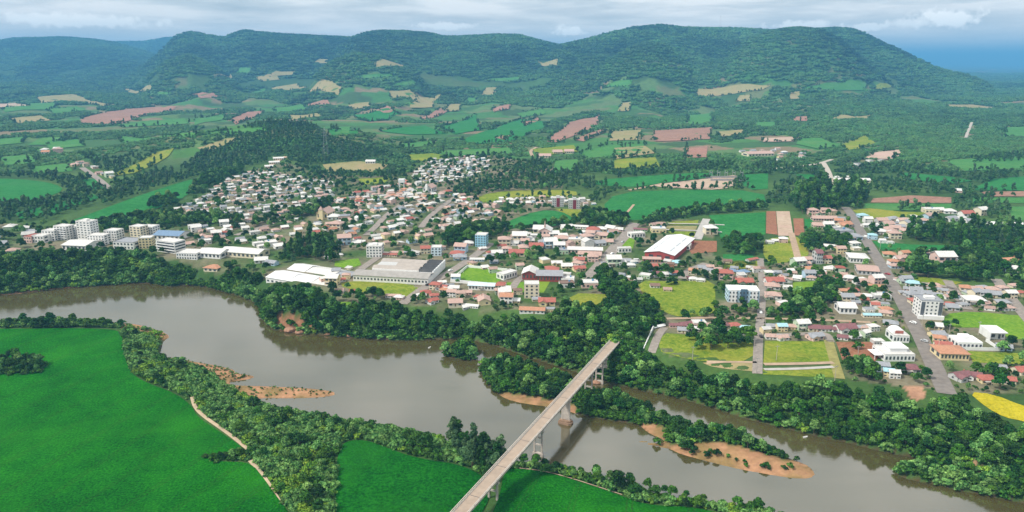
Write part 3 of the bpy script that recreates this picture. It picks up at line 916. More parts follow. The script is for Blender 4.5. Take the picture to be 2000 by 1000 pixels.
road('road', [(1608, 318), (1618, 335), (1624, 355), (1632, 378)], 8, mat('pale_road', (.45, .40, .34), 0.9))
road('road', [(1510, 330), (1560, 326), (1600, 320), (1625, 312)], 7, mat('pale_road', (.45, .40, .34), 0.9))
road('track', [(1228, 372), (1262, 366), (1295, 359)], 6, DIRT)
road('track', [(1215, 425), (1228, 412), (1238, 400)], 3, DIRT)
road('street', [(160, 328), (175, 338), (195, 352), (215, 370)], 9, COBB)
road('track', [(1898, 240), (1892, 255), (1886, 270)], 6, mat('pale_road', (.45, .40, .34), 0.9), 0.8)
road('street', [(1040, 306), (1035, 295), (1048, 288)], 6, DIRT)
road('street', [(520, 330), (545, 312), (560, 306)], 9, DIRT)
road('street', [(1800, 553), (1830, 556), (1870, 566)], 5, COBB)
# ------------------------------------------------------------------ building materials
ROOFC = {'W': (.62, .605, .58), 'G': (.30, .31, .33), 'R': (.38, .125, .095), 'O': (.46, .23, .14), 'P': (.47, .32, .27), 'M': (.22, .10, .105), 'B': (.21, .135, .105),
         'U': (.17, .26, .38), 'T': (.34, .55, .60)}
ROOFN = {'W': 'pale grey', 'G': 'dark grey', 'R': 'red', 'O': 'orange', 'P': 'faded pink', 'M': 'maroon', 'B': 'brown', 'U': 'slate blue', 'T': 'light turquoise'}
WALLC = {'white': (.76, .75, .72), 'cream': (.70, .62, .46), 'pink': (.68, .48, .42), 'yellow': (.72, .60, .36), 'grey': (.50, .50, .49), 'blue': (.42, .56, .66), 'brick': (.40, .19, .12), 'green': (.45, .56, .40)}
RM = {k: mat('roof_' + ROOFN[k].replace(' ', '_'), c, 0.75, 0.16, 0.9, bump=0.25, bscale=3.0, detail=6) for k, c in ROOFC.items()}
WM = {k: mat('wall_' + k, c, 0.85, 0.07, 0.5) for k, c in WALLC.items()}
GLASS = mat('window_glass', (.075, .085, .095), 0.15, 0.2, 0.3, spec=0.6)
FRAME = mat('pale_frame', (.66, .66, .64), 0.6, 0.05)
DOOR = mat('wooden_door', (.20, .10, .05), 0.6)
CONCRETE = mat('concrete', (.44, .39, .34), 0.85, 0.14, 0.6, detail=6)
DECKM = mat('bridge_deck', (.37, .29, .225), 0.9, 0.12, 0.35, detail=7)
METAL = mat('galvanised_metal', (.42, .43, .44), 0.45, 0.1, metal=0.6)
DARKM = mat('dark_metal', (.06, .06, .065), 0.5)
WHITE = mat('white_paint', (.80, .80, .79), 0.6, 0.05, 0.3)
TANK = mat('blue_tank', (.10, .24, .42), 0.5)
BRICKM = mat('bare_brick', (.38, .17, .10), 0.9, 0.2, 1.0)


def px_scale(P):
    return (P[1] * CP - (P[2] - CAM_H) * SP) / FPX


# ------------------------------------------------------------------ the bridge
BZ = 15.4
A = unproj_z([(1202, 666)], BZ)[0]
Bn = unproj_z([(900, 1000)], BZ)[0]
dirb = (A - Bn) / np.linalg.norm(A - Bn)
A = A + dirb * 10
BL = np.linalg.norm(A - Bn) + 70
ang = math.atan2(dirb[1], dirb[0])
br = thing('road_bridge', 'long two lane concrete bridge crossing the brown river on tall column piers', 'bridge', (A[0], A[1], 0), ang - math.pi)   # local +x runs from the town end to the field
BW = 6.1
SPAN = 24.0
nsp = int(BL // SPAN) + 1
deckp = MB().box(0, BL, -BW / 2, BW / 2, BZ - 0.35, BZ - 0.004)
obj('deck_slab', deckp, CONCRETE, br)
panel = MB().box(0.06, SPAN - 0.06, -BW / 2 + 0.75, BW / 2 - 0.75, BZ, BZ + 0.07).mesh('roadway_panel')
for k in range(int(BL // SPAN)):
    obj('roadway_panel', panel, DECKM, br, (k * SPAN, 0, 0))
joint = MB().box(-0.14, 0.14, -BW / 2 + 0.8, BW / 2 - 0.8, BZ + 0.072, BZ + 0.085).mesh('expansion_joint')
for k in range(1, int(BL // SPAN)):
    obj('expansion_joint', joint, DARKM, br, (k * SPAN, 0, 0))
for s in (-1, 1):
    y0, y1 = sorted((s * (BW / 2 - 0.75), s * (BW / 2)))
    obj('walkway', MB().box(0, BL, y0, y1, BZ + 0.001, BZ + 0.20), CONCRETE, br)
    obj('parapet_rail', MB().box(0, BL, s * (BW / 2 - 0.12) - 0.11, s * (BW / 2 - 0.12) + 0.11, BZ + 0.80, BZ + 1.02), mat('parapet', (.56, .50, .44), 0.85, 0.12, 0.8), br)
    obj('girder', MB().box(0, BL, s * 1.9 - 0.3, s * 1.9 + 0.3, BZ - 1.95, BZ - 0.352), CONCRETE, br)
post = MB().box(-0.13, 0.13, -0.10, 0.10, BZ + 0.201, BZ + 0.80).mesh('parapet_post')
corb = MB().extrude_x([(0, -0.352), (0.75, -0.352), (0.75, -0.5), (0, -0.95)], -0.15, 0.15).mesh('bracket')
for k in range(int(BL / 2.4)):
    for s in (-1, 1):
        if k % 2 == 0 or s < 0:
            obj('parapet_post', post, mat('parapet', (.56, .50, .44), 0.85, 0.12, 0.8), br, (1.2 + k * 2.4, s * (BW / 2 - 0.12), 0))
for k in range(int(BL / 4.8)):
    for s in (-1, 1):
        o = obj('bracket', corb, CONCRETE, br, (1.2 + k * 4.8, s * 2.202, BZ))
        o.scale = (1, s, 1)


def pier(dist, base_z, kind):
    hh = BZ - 1.95
    p = obj('pier', MB().box(-0.6, 0.6, -2.8, 2.8, hh - 0.9, hh), CONCRETE, br, (dist, 0, 0))
    for s in (-1, 1):
        obj('column', MB().box(-0.4, 0.4, s * 1.9 - 0.38, s * 1.9 + 0.38, base_z, hh - 0.9), CONCRETE, p)
    for f in ((0.36, 0.68) if kind else (0.5,)):
        zz = base_z + (hh - base_z) * f
        obj('cross_beam', MB().box(-0.35, 0.35, -1.6, 1.6, zz - 0.35, zz + 0.35), CONCRETE, p)
    if kind == 2:
        obj('web_wall', MB().box(-0.25, 0.25, -1.5, 1.5, base_z + 1.5, hh - 0.91), CONCRETE, p)
        cz = [(-1.6, -3.6), (1.6, -3.6), (2.4, -2.3), (2.4, 2.3), (1.6, 3.6), (-1.6, 3.6), (-2.4, 2.3), (-2.4, -2.3)]
        obj('caisson', MB().prism(cz, -3.0, 1.1).prism([(x * .8, y * .8) for x, y in cz], 1.1, 2.0), mat('stained_concrete', (.26, .17, .11), 0.9, 0.3, 0.6), p)
    else:
        obj('footing', MB().box(-0.8, 0.8, -2.6, 2.6, base_z - 1.5, base_z + 0.15), CONCRETE, p)


def along(x, y, z=0.0):
    q = unproj_z([(x, y)], z)[0]
    return float(np.dot(A - q, dirb))


for (px_, py_, zb, kd) in ((1186, 714, 9, 0), (1163, 742, 1.5, 1), (1143, 768, 1.2, 1), (1105, 824, 0.6, 2), (1033, 880, 1.6, 1), (948, 972, 4.6, 0)):
    pier(along(px_, py_, max(zb, 0.5)), zb, kd)
pier(BL - 14, 4.6, 0)

# ------------------------------------------------------------------ houses: one prototype of each kind, then copies
def gable_wall(w, d, h, rh):
    return MB().extrude_y([(-w / 2, -1.5), (w / 2, -1.5), (w / 2, h), (-w / 2, h)], -d / 2, d / 2) if rh == 0 else \
        MB().extrude_x([(-d / 2, -1.5), (d / 2, -1.5), (d / 2, h), (0, h + rh), (-d / 2, h)], -w / 2, w / 2)


def gable_roof(w, d, h, rh, ov=0.6, th=0.18, x0=None, x1=None):
    x0 = -w / 2 - ov if x0 is None else x0
    x1 = w / 2 + ov if x1 is None else x1
    e = ov * rh / (d / 2)
    a = d / 2 + ov
    return MB().extrude_x([(-a, h - e + .02), (0, h + rh + .02), (a, h - e + .02), (a, h - e + .02 + th), (0, h + rh + .02 + th * 1.2), (-a, h - e + .02 + th)], x0, x1)


def hip_roof(w, d, h, rh, ov=0.7, th=0.15):
    a, b_ = w / 2 + ov, d / 2 + ov
    r = max(0.3, a - b_)
    z = h + .01
    return MB().add([(-a, -b_, z), (a, -b_, z), (a, b_, z), (-a, b_, z), (-a, -b_, z + th), (a, -b_, z + th), (a, b_, z + th), (-a, b_, z + th), (-r, 0, z + rh), (r, 0, z + rh)],
                    [(0, 3, 2, 1), (0, 1, 5, 4), (1, 2, 6, 5), (2, 3, 7, 6), (3, 0, 4, 7), (4, 5, 9, 8), (5, 6, 9), (6, 7, 8, 9), (7, 4, 8)])


WIN = MB().box(-0.75, 0.75, -0.06, 0.06, -0.6, 0.6).mesh('window')
WINL = MB().box(-1.1, 1.1, -0.06, 0.06, -0.65, 0.65).mesh('window')
DOORME = MB().box(-0.5, 0.5, -0.06, 0.06, 0.0, 2.1).mesh('door')
CHIM = MB().box(-0.35, 0.35, -0.35, 0.35, 0, 1.7).mesh('chimney')
VER = MB().box(-2.2, 2.2, -2.6, -0.02, 2.45, 2.6).box(-2.1, -1.95, -2.5, -2.35, 0, 2.45).box(1.95, 2.1, -2.5, -2.35, 0, 2.45).mesh('veranda')
TANKME = MB().cyl((0, 0, 0), (0, 0, 1.2), 0.8, 0.7, 10).mesh('water_tank')
PARA = None
for me_, m_ in ((WIN, GLASS), (WINL, GLASS), (DOORME, DOOR), (CHIM, BRICKM), (VER, CONCRETE), (TANKME, TANK)):
    me_.materials.append(m_)
WALL_ANY, ROOF_ANY = WM['white'], RM['P']
KIND = {}


def kind(key, name, w, d, wall, roof, parts):
    for me_, m_ in ((wall, WALL_ANY), (roof, ROOF_ANY)):
        me_.materials.append(m_)
    KIND[key] = dict(name=name, w=w, d=d, wall=wall, roof=roof, parts=parts)


def front(w, d, zs, n, extra=()):
    L = []
    for iz, z in enumerate(zs):
        for k in range(n):
            x = (k + 0.5) / n * w - w / 2
            if iz == 0 and k == n // 2:
                L.append(('door', DOORME, (x, -d / 2 - .03, 0.0), 0))
            else:
                L.append(('window', WIN if n > 3 else WINL, (x, -d / 2 - .03, z), 0))
        for s in (-1, 1):
            L.append(('window', WIN, (s * (w / 2 + .03), -d * .18, z), math.pi / 2))
    return L + list(extra)


kind('g', 'gable', 11, 8.5, gable_wall(11, 8.5, 3.0, 2.1).mesh('wall'), gable_roof(11, 8.5, 3.0, 2.1).mesh('roof'),
     front(11, 8.5, (1.55,), 3, [('chimney', CHIM, (3.2, 1.2, 3.9), 0)]))
kind('h', 'hipped', 12, 9.5, MB().box(-6, 6, -4.75, 4.75, -1.5, 3.0).mesh('wall'), hip_roof(12, 9.5, 3.0, 2.4).mesh('roof'),
     front(12, 9.5, (1.55,), 3, [('veranda', VER, (-2.6, -4.75, 0), 0)]))
kind('2', 'two storey', 10, 9, gable_wall(10, 9, 5.9, 2.0).mesh('wall'), gable_roof(10, 9, 5.9, 2.0).mesh('roof'),
     front(10, 9, (1.5, 4.4), 3, [('veranda', VER, (-2.2, -4.5, 0.25), 0)]))
kind('d', 'two storey hipped', 11, 9.5, MB().box(-5.5, 5.5, -4.75, 4.75, -1.5, 5.8).mesh('wall'), hip_roof(11, 9.5, 5.8, 2.3).mesh('roof'),
     front(11, 9.5, (1.5, 4.4), 3, [('chimney', CHIM, (2.0, 1.5, 7.0), 0)]))
fr_ = MB().box(-6, 6, -4.75, 4.75, 3.6, 3.75)
for x0, x1, y0, y1 in ((-6, 6, -4.75, -4.5), (-6, 6, 4.5, 4.75), (-6, -5.75, -4.49, 4.49), (5.75, 6, -4.49, 4.49)):
    fr_.box(x0, x1, y0, y1, 3.751, 4.2)
kind('f', 'flat roofed', 12, 9.5, MB().box(-6, 6, -4.75, 4.75, -1.5, 3.6).mesh('wall'), fr_.mesh('roof'), front(12, 9.5, (1.7,), 4, [('water_tank', TANKME, (2.5, 1.8, 3.75), 0)]))
cw = gable_wall(12, 7.5, 3.0, 1.9)
cw.extrude_y([(-5.4, -1.5), (-0.2, -1.5), (-0.2, 3.0), (-2.8, 4.3), (-5.4, 3.0)], -6.2, -3.6)
cr = gable_roof(12, 7.5, 3.0, 1.9)
cr.extrude_y([(-6.0, 2.72), (-2.8, 4.32), (0.4, 2.72), (0.4, 2.92), (-2.8, 4.55), (-6.0, 2.92)], -6.8, 0)
kind('c', 'cross gabled', 12, 7.5, cw.mesh('wall'), cr.mesh('roof'),
     [('window', WINL, (-2.8, -6.23, 1.6), 0), ('door', DOORME, (1.2, -3.78, 0), 0), ('window', WINL, (3.8, -3.78, 1.6), 0), ('window', WIN, (6.03, 0, 1.6), math.pi / 2), ('window', WIN, (-6.03, 0, 1.6), math.pi / 2),
      ('chimney', CHIM, (3.5, 1.0, 3.9), 0)])
kind('l', 'long low', 20, 8, gable_wall(20, 8, 3.0, 1.4).mesh('wall'), gable_roof(20, 8, 3.0, 1.4).mesh('roof'), front(20, 8, (1.6,), 6))
kind('s', 'lean-to', 9, 7, MB().extrude_x([(-3.5, -1.5), (3.5, -1.5), (3.5, 3.9), (-3.5, 2.7)], -4.5, 4.5).mesh('wall'),
     MB().extrude_x([(-4.1, 2.62), (4.1, 4.02), (4.1, 4.16), (-4.1, 2.76)], -5, 5).mesh('roof'), front(9, 7, (1.4,), 3))

HOUSES = []          # every house: dict(px, py, pos, kind, roof, wall, scale, rz)
HPOS = []


def add_house(x, yb, wpx, roof, knd=None, wall=None, rz=None, src=1):
    P = g1(x, yb)
    sc = px_scale(P)
    if knd is None:
        knd = rng.choice(list('ghhgcg2d')) if roof not in 'WG' else rng.choice(list('ghfscg2h'))
    K = KIND[knd]
    rz = rng.normal(0, 0.25) if rz is None else rz
    ww = wpx * sc * 1.28
    s = float(np.clip(ww / (K['w'] * abs(math.cos(rz)) + K['d'] * abs(math.sin(rz)) + .8), 0.55, 1.45))
    if wall is None:
        wall = rng.choice(['white', 'white', 'white', 'cream', 'cream', 'pink', 'grey', 'blue', 'yellow', 'green'] if roof not in 'B' else ['brick', 'cream', 'white'])
    dep = s * (K['d'] * abs(math.cos(rz)) + K['w'] * abs(math.sin(rz))) / 2
    X, Y = P[0], P[1] + dep
    HOUSES.append(dict(x=x, y=yb, X=X, Y=Y, Z=float(zat(X, Y - dep * .6)), k=str(knd), roof=str(roof), wall=str(wall), s=s, rz=float(rz), src=src, r=s * max(K['w'], K['d']) / 2))


C_LIST = """45,305,60,B 275,388,110,Rc 160,455,165,Ol 300,440,60,G 30,372,60,W 190,357,50,G 430,252,100,Bf 450,215,80,Wf 610,252,110,Wf 925,192,60,Wf 860,182,60,G 1050,182,90,W 1135,172,60,M
1190,162,60,W 1120,252,62,Bg 1220,280,50,P 1105,120,60,R2 1420,152,66,O2 1420,198,60,W 1480,207,60,Wh 1540,132,70,G 1590,145,60,G 1680,192,100,Rd 1780,190,55,Ph 1820,235,110,Rc 1720,142,70,Uh
1820,152,85,Uh 1910,132,55,P2 1690,60,60,B 1910,47,90,Rl 1310,82,90,Th 790,86,80,W 740,110,60,G 1300,562,60,Ml 1380,556,90,Ml 1345,606,80,Gg 1425,592,72,Wh 1470,557,90,Wf 1545,567,70,P 1655,572,95,Mh
1748,572,90,Rh 1835,588,66,Th 1740,627,62,W 1825,617,62,W 1990,612,44,W 1990,332,40,P 1990,220,44,R 530,72,66,Rl 520,50,70,P 650,48,70,P 985,200,40,W 1270,150,60,R
1550,100,50,P 1475,110,55,G 1620,120,44,P 1745,112,50,G 1870,110,48,W 1955,130,40,B 1390,190,44,M 1245,95,46,B 350,75,70,W 300,120,70,R 60,110,60,P 480,100,60,P"""
D_LIST = """45,228,112,Rc 50,268,104,Ph 50,342,110,Ph 250,92,90,W2 310,66,60,P2 355,127,72,Oh 440,172,56,P2 350,192,72,Ph 240,197,62,W 430,142,70,W 575,132,66,Rd 575,192,74,Rh 660,202,96,Wh 745,204,66,Wf
20,147,60,W 72,147,62,G 130,172,50,G 610,292,62,Oh 682,292,74,Rh 850,262,118,Ol 275,303,54,Og 130,397,84,Wf 160,262,44,W 630,374,84,G2 702,352,60,P2 905,352,112,Wf 790,337,62,W 862,392,64,Ph
925,402,64,G 937,442,78,Oh 940,474,90,Ph 820,484,112,Tl 985,562,106,Gh 835,592,70,Wd 870,692,54,Wf 912,912,88,G2 1000,962,66,W2 1130,918,112,Mh 960,952,60,T 30,572,54,G 115,592,64,T2 200,577,50,Ph
280,585,94,W2 372,592,84,Mg 460,592,72,Mg 540,597,60,M 622,603,130,Mc 598,662,66,Mg 690,652,80,Wg 722,582,50,G 760,584,60,P 382,662,112,Gc 30,654,72,Pg 115,642,70,G 120,662,82,P 775,642,52,W
1330,604,92,W2 1570,788,10,O 1308,692,92,Od 1390,732,112,Rc 1490,762,86,Gf 1872,746,104,Gc 1280,642,92,G 1385,652,62,G 1160,390,100,Rh 1435,410,92,Rh 1462,432,84,G 1535,278,94,Oh 1640,282,72,P
1780,292,92,Ph 1625,388,130,Wh 1782,332,100,G 1860,392,92,G 1890,432,84,Ph 1750,432,44,P 1090,222,84,G 1150,242,96,T 1120,332,100,G 1232,322,92,G 1322,272,84,P 1382,292,74,G 1082,282,72,G
1170,292,84,G 1640,330,84,G 960,92,66,Ph 1010,62,66,Oh 1072,32,62,P 1395,82,132,W2 1930,90,84,Od 1950,146,84,Wd 1990,322,44,R 1945,252,66,P 1500,975,136,Mc 1625,975,120,Mc 1735,1000,106,Rh 1895,1005,112,Rc
560,330,70,W 470,385,0,W 540,345,60,P 720,330,60,W 760,362,50,R 850,420,64,R 800,440,60,G 690,385,52,G 1000,190,60,P 1700,330,70,G 1720,395,64,P 1570,420,70,G 1905,330,70,W 1830,900,70,G
1020,770,0,W 730,905,0,W 1050,80,50,B 1110,60,0,W 180,130,50,W 200,150,46,P 490,110,60,W 500,240,0,W 1250,370,80,W 1330,330,80,G 1420,340,70,P 1490,330,64,P 1590,310,70,G 1700,270,70,G 1850,330,60,G 1870,300,70,P"""
E_LIST = """360,362,66,P 410,362,66,P 460,362,66,P 510,362,66,P 480,472,64,W 400,466,60,Pl 580,412,76,Gf 612,464,104,Oc 540,474,62,W 412,542,70,W 600,532,130,Gf 690,557,92,G 480,632,132,Wl 575,662,60,P2 690,602,74,Wh
400,742,54,Gf 462,742,70,R2 355,802,74,Oh 720,382,64,T 790,424,54,W2 900,424,72,P 1000,414,80,G 1080,424,80,G 1150,394,62,Wh 780,458,104,Wl 860,484,92,G 950,454,80,P 1010,484,80,P 1180,474,90,G
1100,464,84,G 900,514,84,W 1000,549,74,P 960,544,62,W 830,554,64,T 1250,464,66,G 1230,442,66,P 960,588,44,W 900,584,34,W 970,694,90,Oh 1080,694,64,O2 960,764,66,Od 1050,722,92,P 1290,684,92,Ph
1400,755,132,Wf 1290,349,92,W 1340,344,72,W 1440,354,82,W 1570,374,84,R 1690,367,84,W 1450,414,84,G 1600,424,72,G 1270,389,84,P 1930,778,96,Od 1950,830,84,Wd 1520,189,62,W 540,72,34,W 620,72,34,W
130,582,64,Wd 20,588,54,W 60,574,44,W 1060,440,60,P 1130,440,60,G 1200,440,60,P 1040,470,60,G 1220,490,60,G 930,420,60,G 560,440,60,O 650,450,54,R 560,500,60,W 700,640,60,W 640,700,0,W
250,770,60,W 300,760,60,P 200,800,0,G 480,800,60,W 430,850,60,W 240,865,60,W 330,860,70,G 600,860,60,P 660,880,60,W 1090,900,70,G 1150,920,70,T 1320,930,70,P 1060,980,70,G"""
F_LIST = """1010,492,92,Ml 1115,452,60,Pg 1165,452,60,Pg 1150,502,92,Wf 1540,512,82,Wd 1340,632,92,Wf 890,652,44,Wf 540,472,104,Wl 430,482,84,W 640,502,94,R 700,492,74,W 780,487,84,W 840,492,62,W 700,547,100,P
620,542,74,P 560,512,64,W 220,502,100,W 100,532,84,W 180,542,64,W 390,572,92,P 490,582,84,W 590,577,92,P 750,592,72,P 60,582,92,W 20,602,64,W 190,627,90,Rc 300,622,92,W2 250,592,72,G 40,685,104,Rc
570,692,84,P 650,702,92,P 370,642,72,W 390,667,84,G 530,732,74,R 520,762,84,P 430,782,74,W 320,812,84,R 430,842,54,W 440,890,92,Wf 790,764,92,W2 330,530,70,W 400,545,64,W 300,570,60,W
480,545,60,P 140,580,60,W 100,600,60,P 120,560,60,W 260,545,60,P 340,600,56,W 860,765,60,W 930,770,60,W 700,765,60,G 1200,750,60,W 1230,740,50,W 1100,800,50,O 900,730,60,G 950,735,60,W"""
G_LIST = """1030,685,90,Rl 1100,670,90,Pl 820,590,60,W 780,598,60,W 680,598,100,P2 620,480,90,Pd 600,400,90,W 680,400,90,G 720,370,60,P 780,320,60,P 1320,665,70,R 1190,668,60,G 1240,672,60,W 1600,660,90,P 1570,690,90,R
1590,715,90,G 1720,720,90,Wl 1690,755,70,P 1650,605,80,W 1760,645,60,W 1920,620,60,R 1880,680,80,W 1940,600,80,P 1830,670,60,R 1960,660,60,P 1450,640,50,P 640,690,60,W 560,700,50,W 30,740,90,W 110,760,90,G
1400,950,80,Rd 1470,965,60,Oh 1330,990,60,R 1500,960,60,W 1450,905,60,W 1510,930,60,G 1920,920,60,R 1960,960,70,W 1900,985,60,P 1650,985,60,P 660,885,60,R 590,910,90,W 520,890,60,W 700,860,50,P
1790,790,60,W 1860,740,60,G 620,815,60,G 720,790,44,W 1850,820,60,P"""
H_LIST = """650,290,40,P 760,300,64,R 1070,330,80,Pl 1150,350,60,W 1450,270,84,Rc 1390,330,60,Rh 1530,325,70,P 1600,330,60,P 1740,345,70,Rh 1680,420,90,Wl 1370,380,90,Rc 1310,305,60,Rh 1260,330,50,W 1550,270,64,W 1410,240,60,W
1940,335,90,W2 1960,375,90,O2 1640,430,50,W 1900,270,70,R 1790,270,100,W 1560,200,60,W"""


def parse(txt, x0, y0):
    for tok in txt.split():
        x, y, wpx, code = tok.split(',')
        if float(wpx) < 20:
            continue
        add_house(x0 + float(x) / 4, y0 + float(y) / 4, float(wpx) / 4, code[0], code[1] if len(code) > 1 else None)


parse(C_LIST, 1000, 500)
parse(D_LIST, 1500, 500)
parse(E_LIST, 1500, 330)
parse(F_LIST, 1000, 330)
parse(G_LIST, 500, 330)
parse(H_LIST, 500, 500)

for h in HOUSES:            # no house stands on a street
    for c_, w_ in ROADS:
        d_ = np.hypot(c_[:, 0] - h['X'], c_[:, 1] - h['Y'])
        i_ = int(np.argmin(d_))
        need = w_ / 2 + h['r'] * .85 + (1.5 if w_ == 9.5 else .3)
        if d_[i_] < need and d_[i_] > .3:
            h['X'] += (h['X'] - c_[i_, 0]) / d_[i_] * (need - d_[i_])
            h['Y'] += (h['Y'] - c_[i_, 1]) / d_[i_] * (need - d_[i_])
            h['Z'] = float(zat(h['X'], h['Y'] - h['r'] * .5))

# ------------------------------------------------------------------ buildings that stand out
BLOCKS = []          # circles kept free of trees and houses


def local_box(fl, fr, depth):
    a, b_ = g1(*fl), g1(*fr)
    v = b_[:2] - a[:2]
    wd = float(np.linalg.norm(v))
    rz = math.atan2(v[1], v[0])
    n = np.array([-v[1], v[0]]) / wd
    c = (a[:2] + b_[:2]) / 2 + n * depth / 2
    z = float(min(a[2], b_[2]))
    for fx in np.linspace(-.5, .5, max(2, int(wd // 12) + 1)):
        for fy in np.linspace(-.5, .5, max(2, int(depth // 12) + 1)):
            q = c + v * fx + n * depth * fy
            BLOCKS.append((q[0], q[1], 9.0))
    return wd, rz, (c[0], c[1], z)


def window_grid(root, w, d, z0, fh, floors, cols, scols=2, frac=0.5, hfrac=0.5, glass=GLASS, sides=(-1, 1)):
    ww, wh = w / cols * frac, fh * hfrac
    me = MB().box(-ww / 2, ww / 2, -.07, .07, -wh / 2, wh / 2).mesh('window')
    for f in range(floors):
        for k in range(cols):
            obj('window', me, glass, root, ((k + .5) / cols * w - w / 2, -d / 2 - .03, z0 + f * fh + fh * .55))
    if scols:
        sw = d / scols * frac
        me2 = MB().box(-.07, .07, -sw / 2, sw / 2, -wh / 2, wh / 2).mesh('window')
        for s in sides:
            for f in range(floors):
                for k in range(scols):
                    obj('window', me2, glass, root, (s * (w / 2 + .03), (k + .5) / scols * d - d / 2, z0 + f * fh + fh * .55))


def flat_roof(w, d, h, par=0.6, th=0.25):
    m = MB().box(-w / 2, w / 2, -d / 2, d / 2, h, h + 0.15)
    m.box(-w / 2, w / 2, -d / 2, -d / 2 + th, h + .151, h + par).box(-w / 2, w / 2, d / 2 - th, d / 2, h + .151, h + par)
    return m.box(-w / 2, -w / 2 + th, -d / 2 + th + .002, d / 2 - th - .002, h + .151, h + par).box(w / 2 - th, w / 2, -d / 2 + th + .002, d / 2 - th - .002, h + .151, h + par)


def block(name, label, cat, fl, fr, depth, floors, wall, roofm, cols=5, scols=3, fh=3.0, roof='flat', rh=2.5, frac=0.5, hfrac=0.5, penthouse=None, balc=False, group=None, hh=None):
    w, rz, loc = local_box(fl, fr, depth)
    r = thing(cat.replace(' ', '_'), label, cat, loc, rz, group)
    h = hh or floors * fh
    if roof == 'flat':
        obj('wall', MB().box(-w / 2, w / 2, -depth / 2, depth / 2, -2.5, h), wall, r)
        obj('roof', flat_roof(w, depth, h), roofm, r)
    elif roof == 'gable':
        obj('wall', gable_wall(w, depth, h, rh), wall, r)
        obj('roof', gable_roof(w, depth, h, rh, 0.7, 0.2), roofm, r)
    elif roof == 'deep':      # the ridge runs away from the viewer, the gable is in front
        obj('wall', MB().extrude_y([(-w / 2, -2), (w / 2, -2), (w / 2, h), (0, h + rh), (-w / 2, h)], -depth / 2, depth / 2), wall, r)
        a = w / 2 + .8
        e = .8 * rh / (w / 2)
        obj('roof', MB().extrude_y([(-a, h - e + .02), (0, h + rh + .02), (a, h - e + .02), (a, h - e + .3), (0, h + rh + .32), (-a, h - e + .3)][::1], -depth / 2 - .8, depth / 2 + .8), roofm, r)
    elif roof == 'hip':
        obj('wall', MB().box(-w / 2, w / 2, -depth / 2, depth / 2, -2.5, h), wall, r)
        obj('roof', hip_roof(w, depth, h, rh), roofm, r)
    if cols:
        window_grid(r, w, depth, 0, h / floors, floors, cols, scols, frac, hfrac)
    if balc:
        me = MB().box(-w / 2 + .3, w / 2 - .3, -1.1, -.1, -.12, .0).box(-w / 2 + .3, w / 2 - .3, -1.1, -.98, .001, .85).mesh('balcony')
        for f in range(1, floors):
            obj('balcony', me, WHITE, r, (0, -depth / 2, f * h / floors + .1))
    if penthouse:
        pw, pd, ph = penthouse
        obj('stair_tower', MB().box(-pw / 2, pw / 2, -pd / 2, pd / 2, h + .16, h + ph), wall, r)
    return r, w, h


WH, CR = WM['white'], WM['cream']
# town centre on the left
r, w_, h_ = block('apartment_tower', 'tall white apartment tower, highest building of the town centre', 'apartment tower', (153, 470), (180, 472), 10, 8, WH, RM['W'], 4, 3, 2.35, frac=.45, hfrac=.4, penthouse=(4, 4, 1.8))
block('apartment_block', 'white stepped apartment block just left of the tall white tower', 'apartment block', (108, 468), (132, 470), 10, 6, WH, RM['W'], 4, 3, 2.2, balc=True)
block('apartment_block', 'low broad white block left of the stepped apartment block', 'apartment block', (84, 470), (108, 471), 10, 4, WH, RM['W'], 4, 3, 2.4)
block('apartment_block', 'small grey white block squeezed against the left foot of the tall tower', 'apartment block', (134, 466), (150, 467), 11, 5, WM['grey'], RM['W'], 3, 3, 2.3)
block('apartment_block', 'long white three storey block in front of the tall white tower', 'apartment block', (172, 478), (205, 479), 10, 4, WH, RM['W'], 6, 2, 2.2)
block('apartment_block', 'white office block with square tower, right of the tall white tower', 'office block', (205, 470), (229, 471), 11, 4, WH, RM['W'], 5, 3, 2.4)
block('apartment_block', 'high narrow cream block right of the town centre', 'apartment block', (255, 466), (276, 468), 10, 5, CR, RM['W'], 3, 3, 2.4)
block('apartment_block', 'white five storey block behind the narrow cream block', 'apartment block', (276, 462), (300, 463), 11, 4, WH, RM['W'], 5, 3, 2.4)
block('apartment_block', 'ochre four storey block beside the river trees', 'apartment block', (272, 486), (298, 485), 10, 4, WM['yellow'], RM['W'], 4, 3, 2.4)
block('apartment_block', 'white balconied block above the river wood, windows in dark bands', 'apartment block', (307, 491), (343, 496), 12, 4, WH, RM['W'], 1, 1, 2.5, frac=.9, hfrac=.45, balc=True)
block('shop_hall', 'wide pale hall with low roof under the town centre blocks', 'hall', (122, 489), (168, 491), 22, 1, WH, RM['W'], 6, 2, 5, 'gable', 2)
block('shop_hall', 'flat white shop building by the river trees, left of the ochre block', 'shop building', (222, 486), (262, 488), 18, 2, WH, RM['G'], 6, 2, 3.2)
block('shop_hall', 'pink fronted low shop at the left of the town centre', 'shop building', (48, 474), (62, 475), 12, 2, WM['pink'], RM['R'], 3, 2, 3)
block('shop_hall', 'white twin shop beside the pink shop', 'shop building', (63, 474), (86, 475), 14, 2, WH, RM['W'], 4, 2, 3.2)
block('sports_hall', 'arched blue grey hall roof behind the balconied white block', 'hall', (300, 468), (350, 470), 20, 1, WH, RM['U'], 6, 2, 4.5, 'gable', 2.5)
block('shop_hall', 'long white shop row beside the river, right of the balconied block', 'shop building', (345, 505), (385, 508), 15, 2, WH, RM['W'], 8, 2, 2.7)
block('shop_hall', 'big pale storehouse with gable roof at the edge of the river wood', 'storehouse', (385, 503), (430, 506), 18, 1, WH, RM['W'], 6, 2, 4.4, 'gable', 2)
block('shop_hall', 'long cream storehouse between the river wood and the white halls', 'storehouse', (430, 500), (505, 506), 17, 1, CR, RM['W'], 9, 2, 4.4, 'gable', 2)
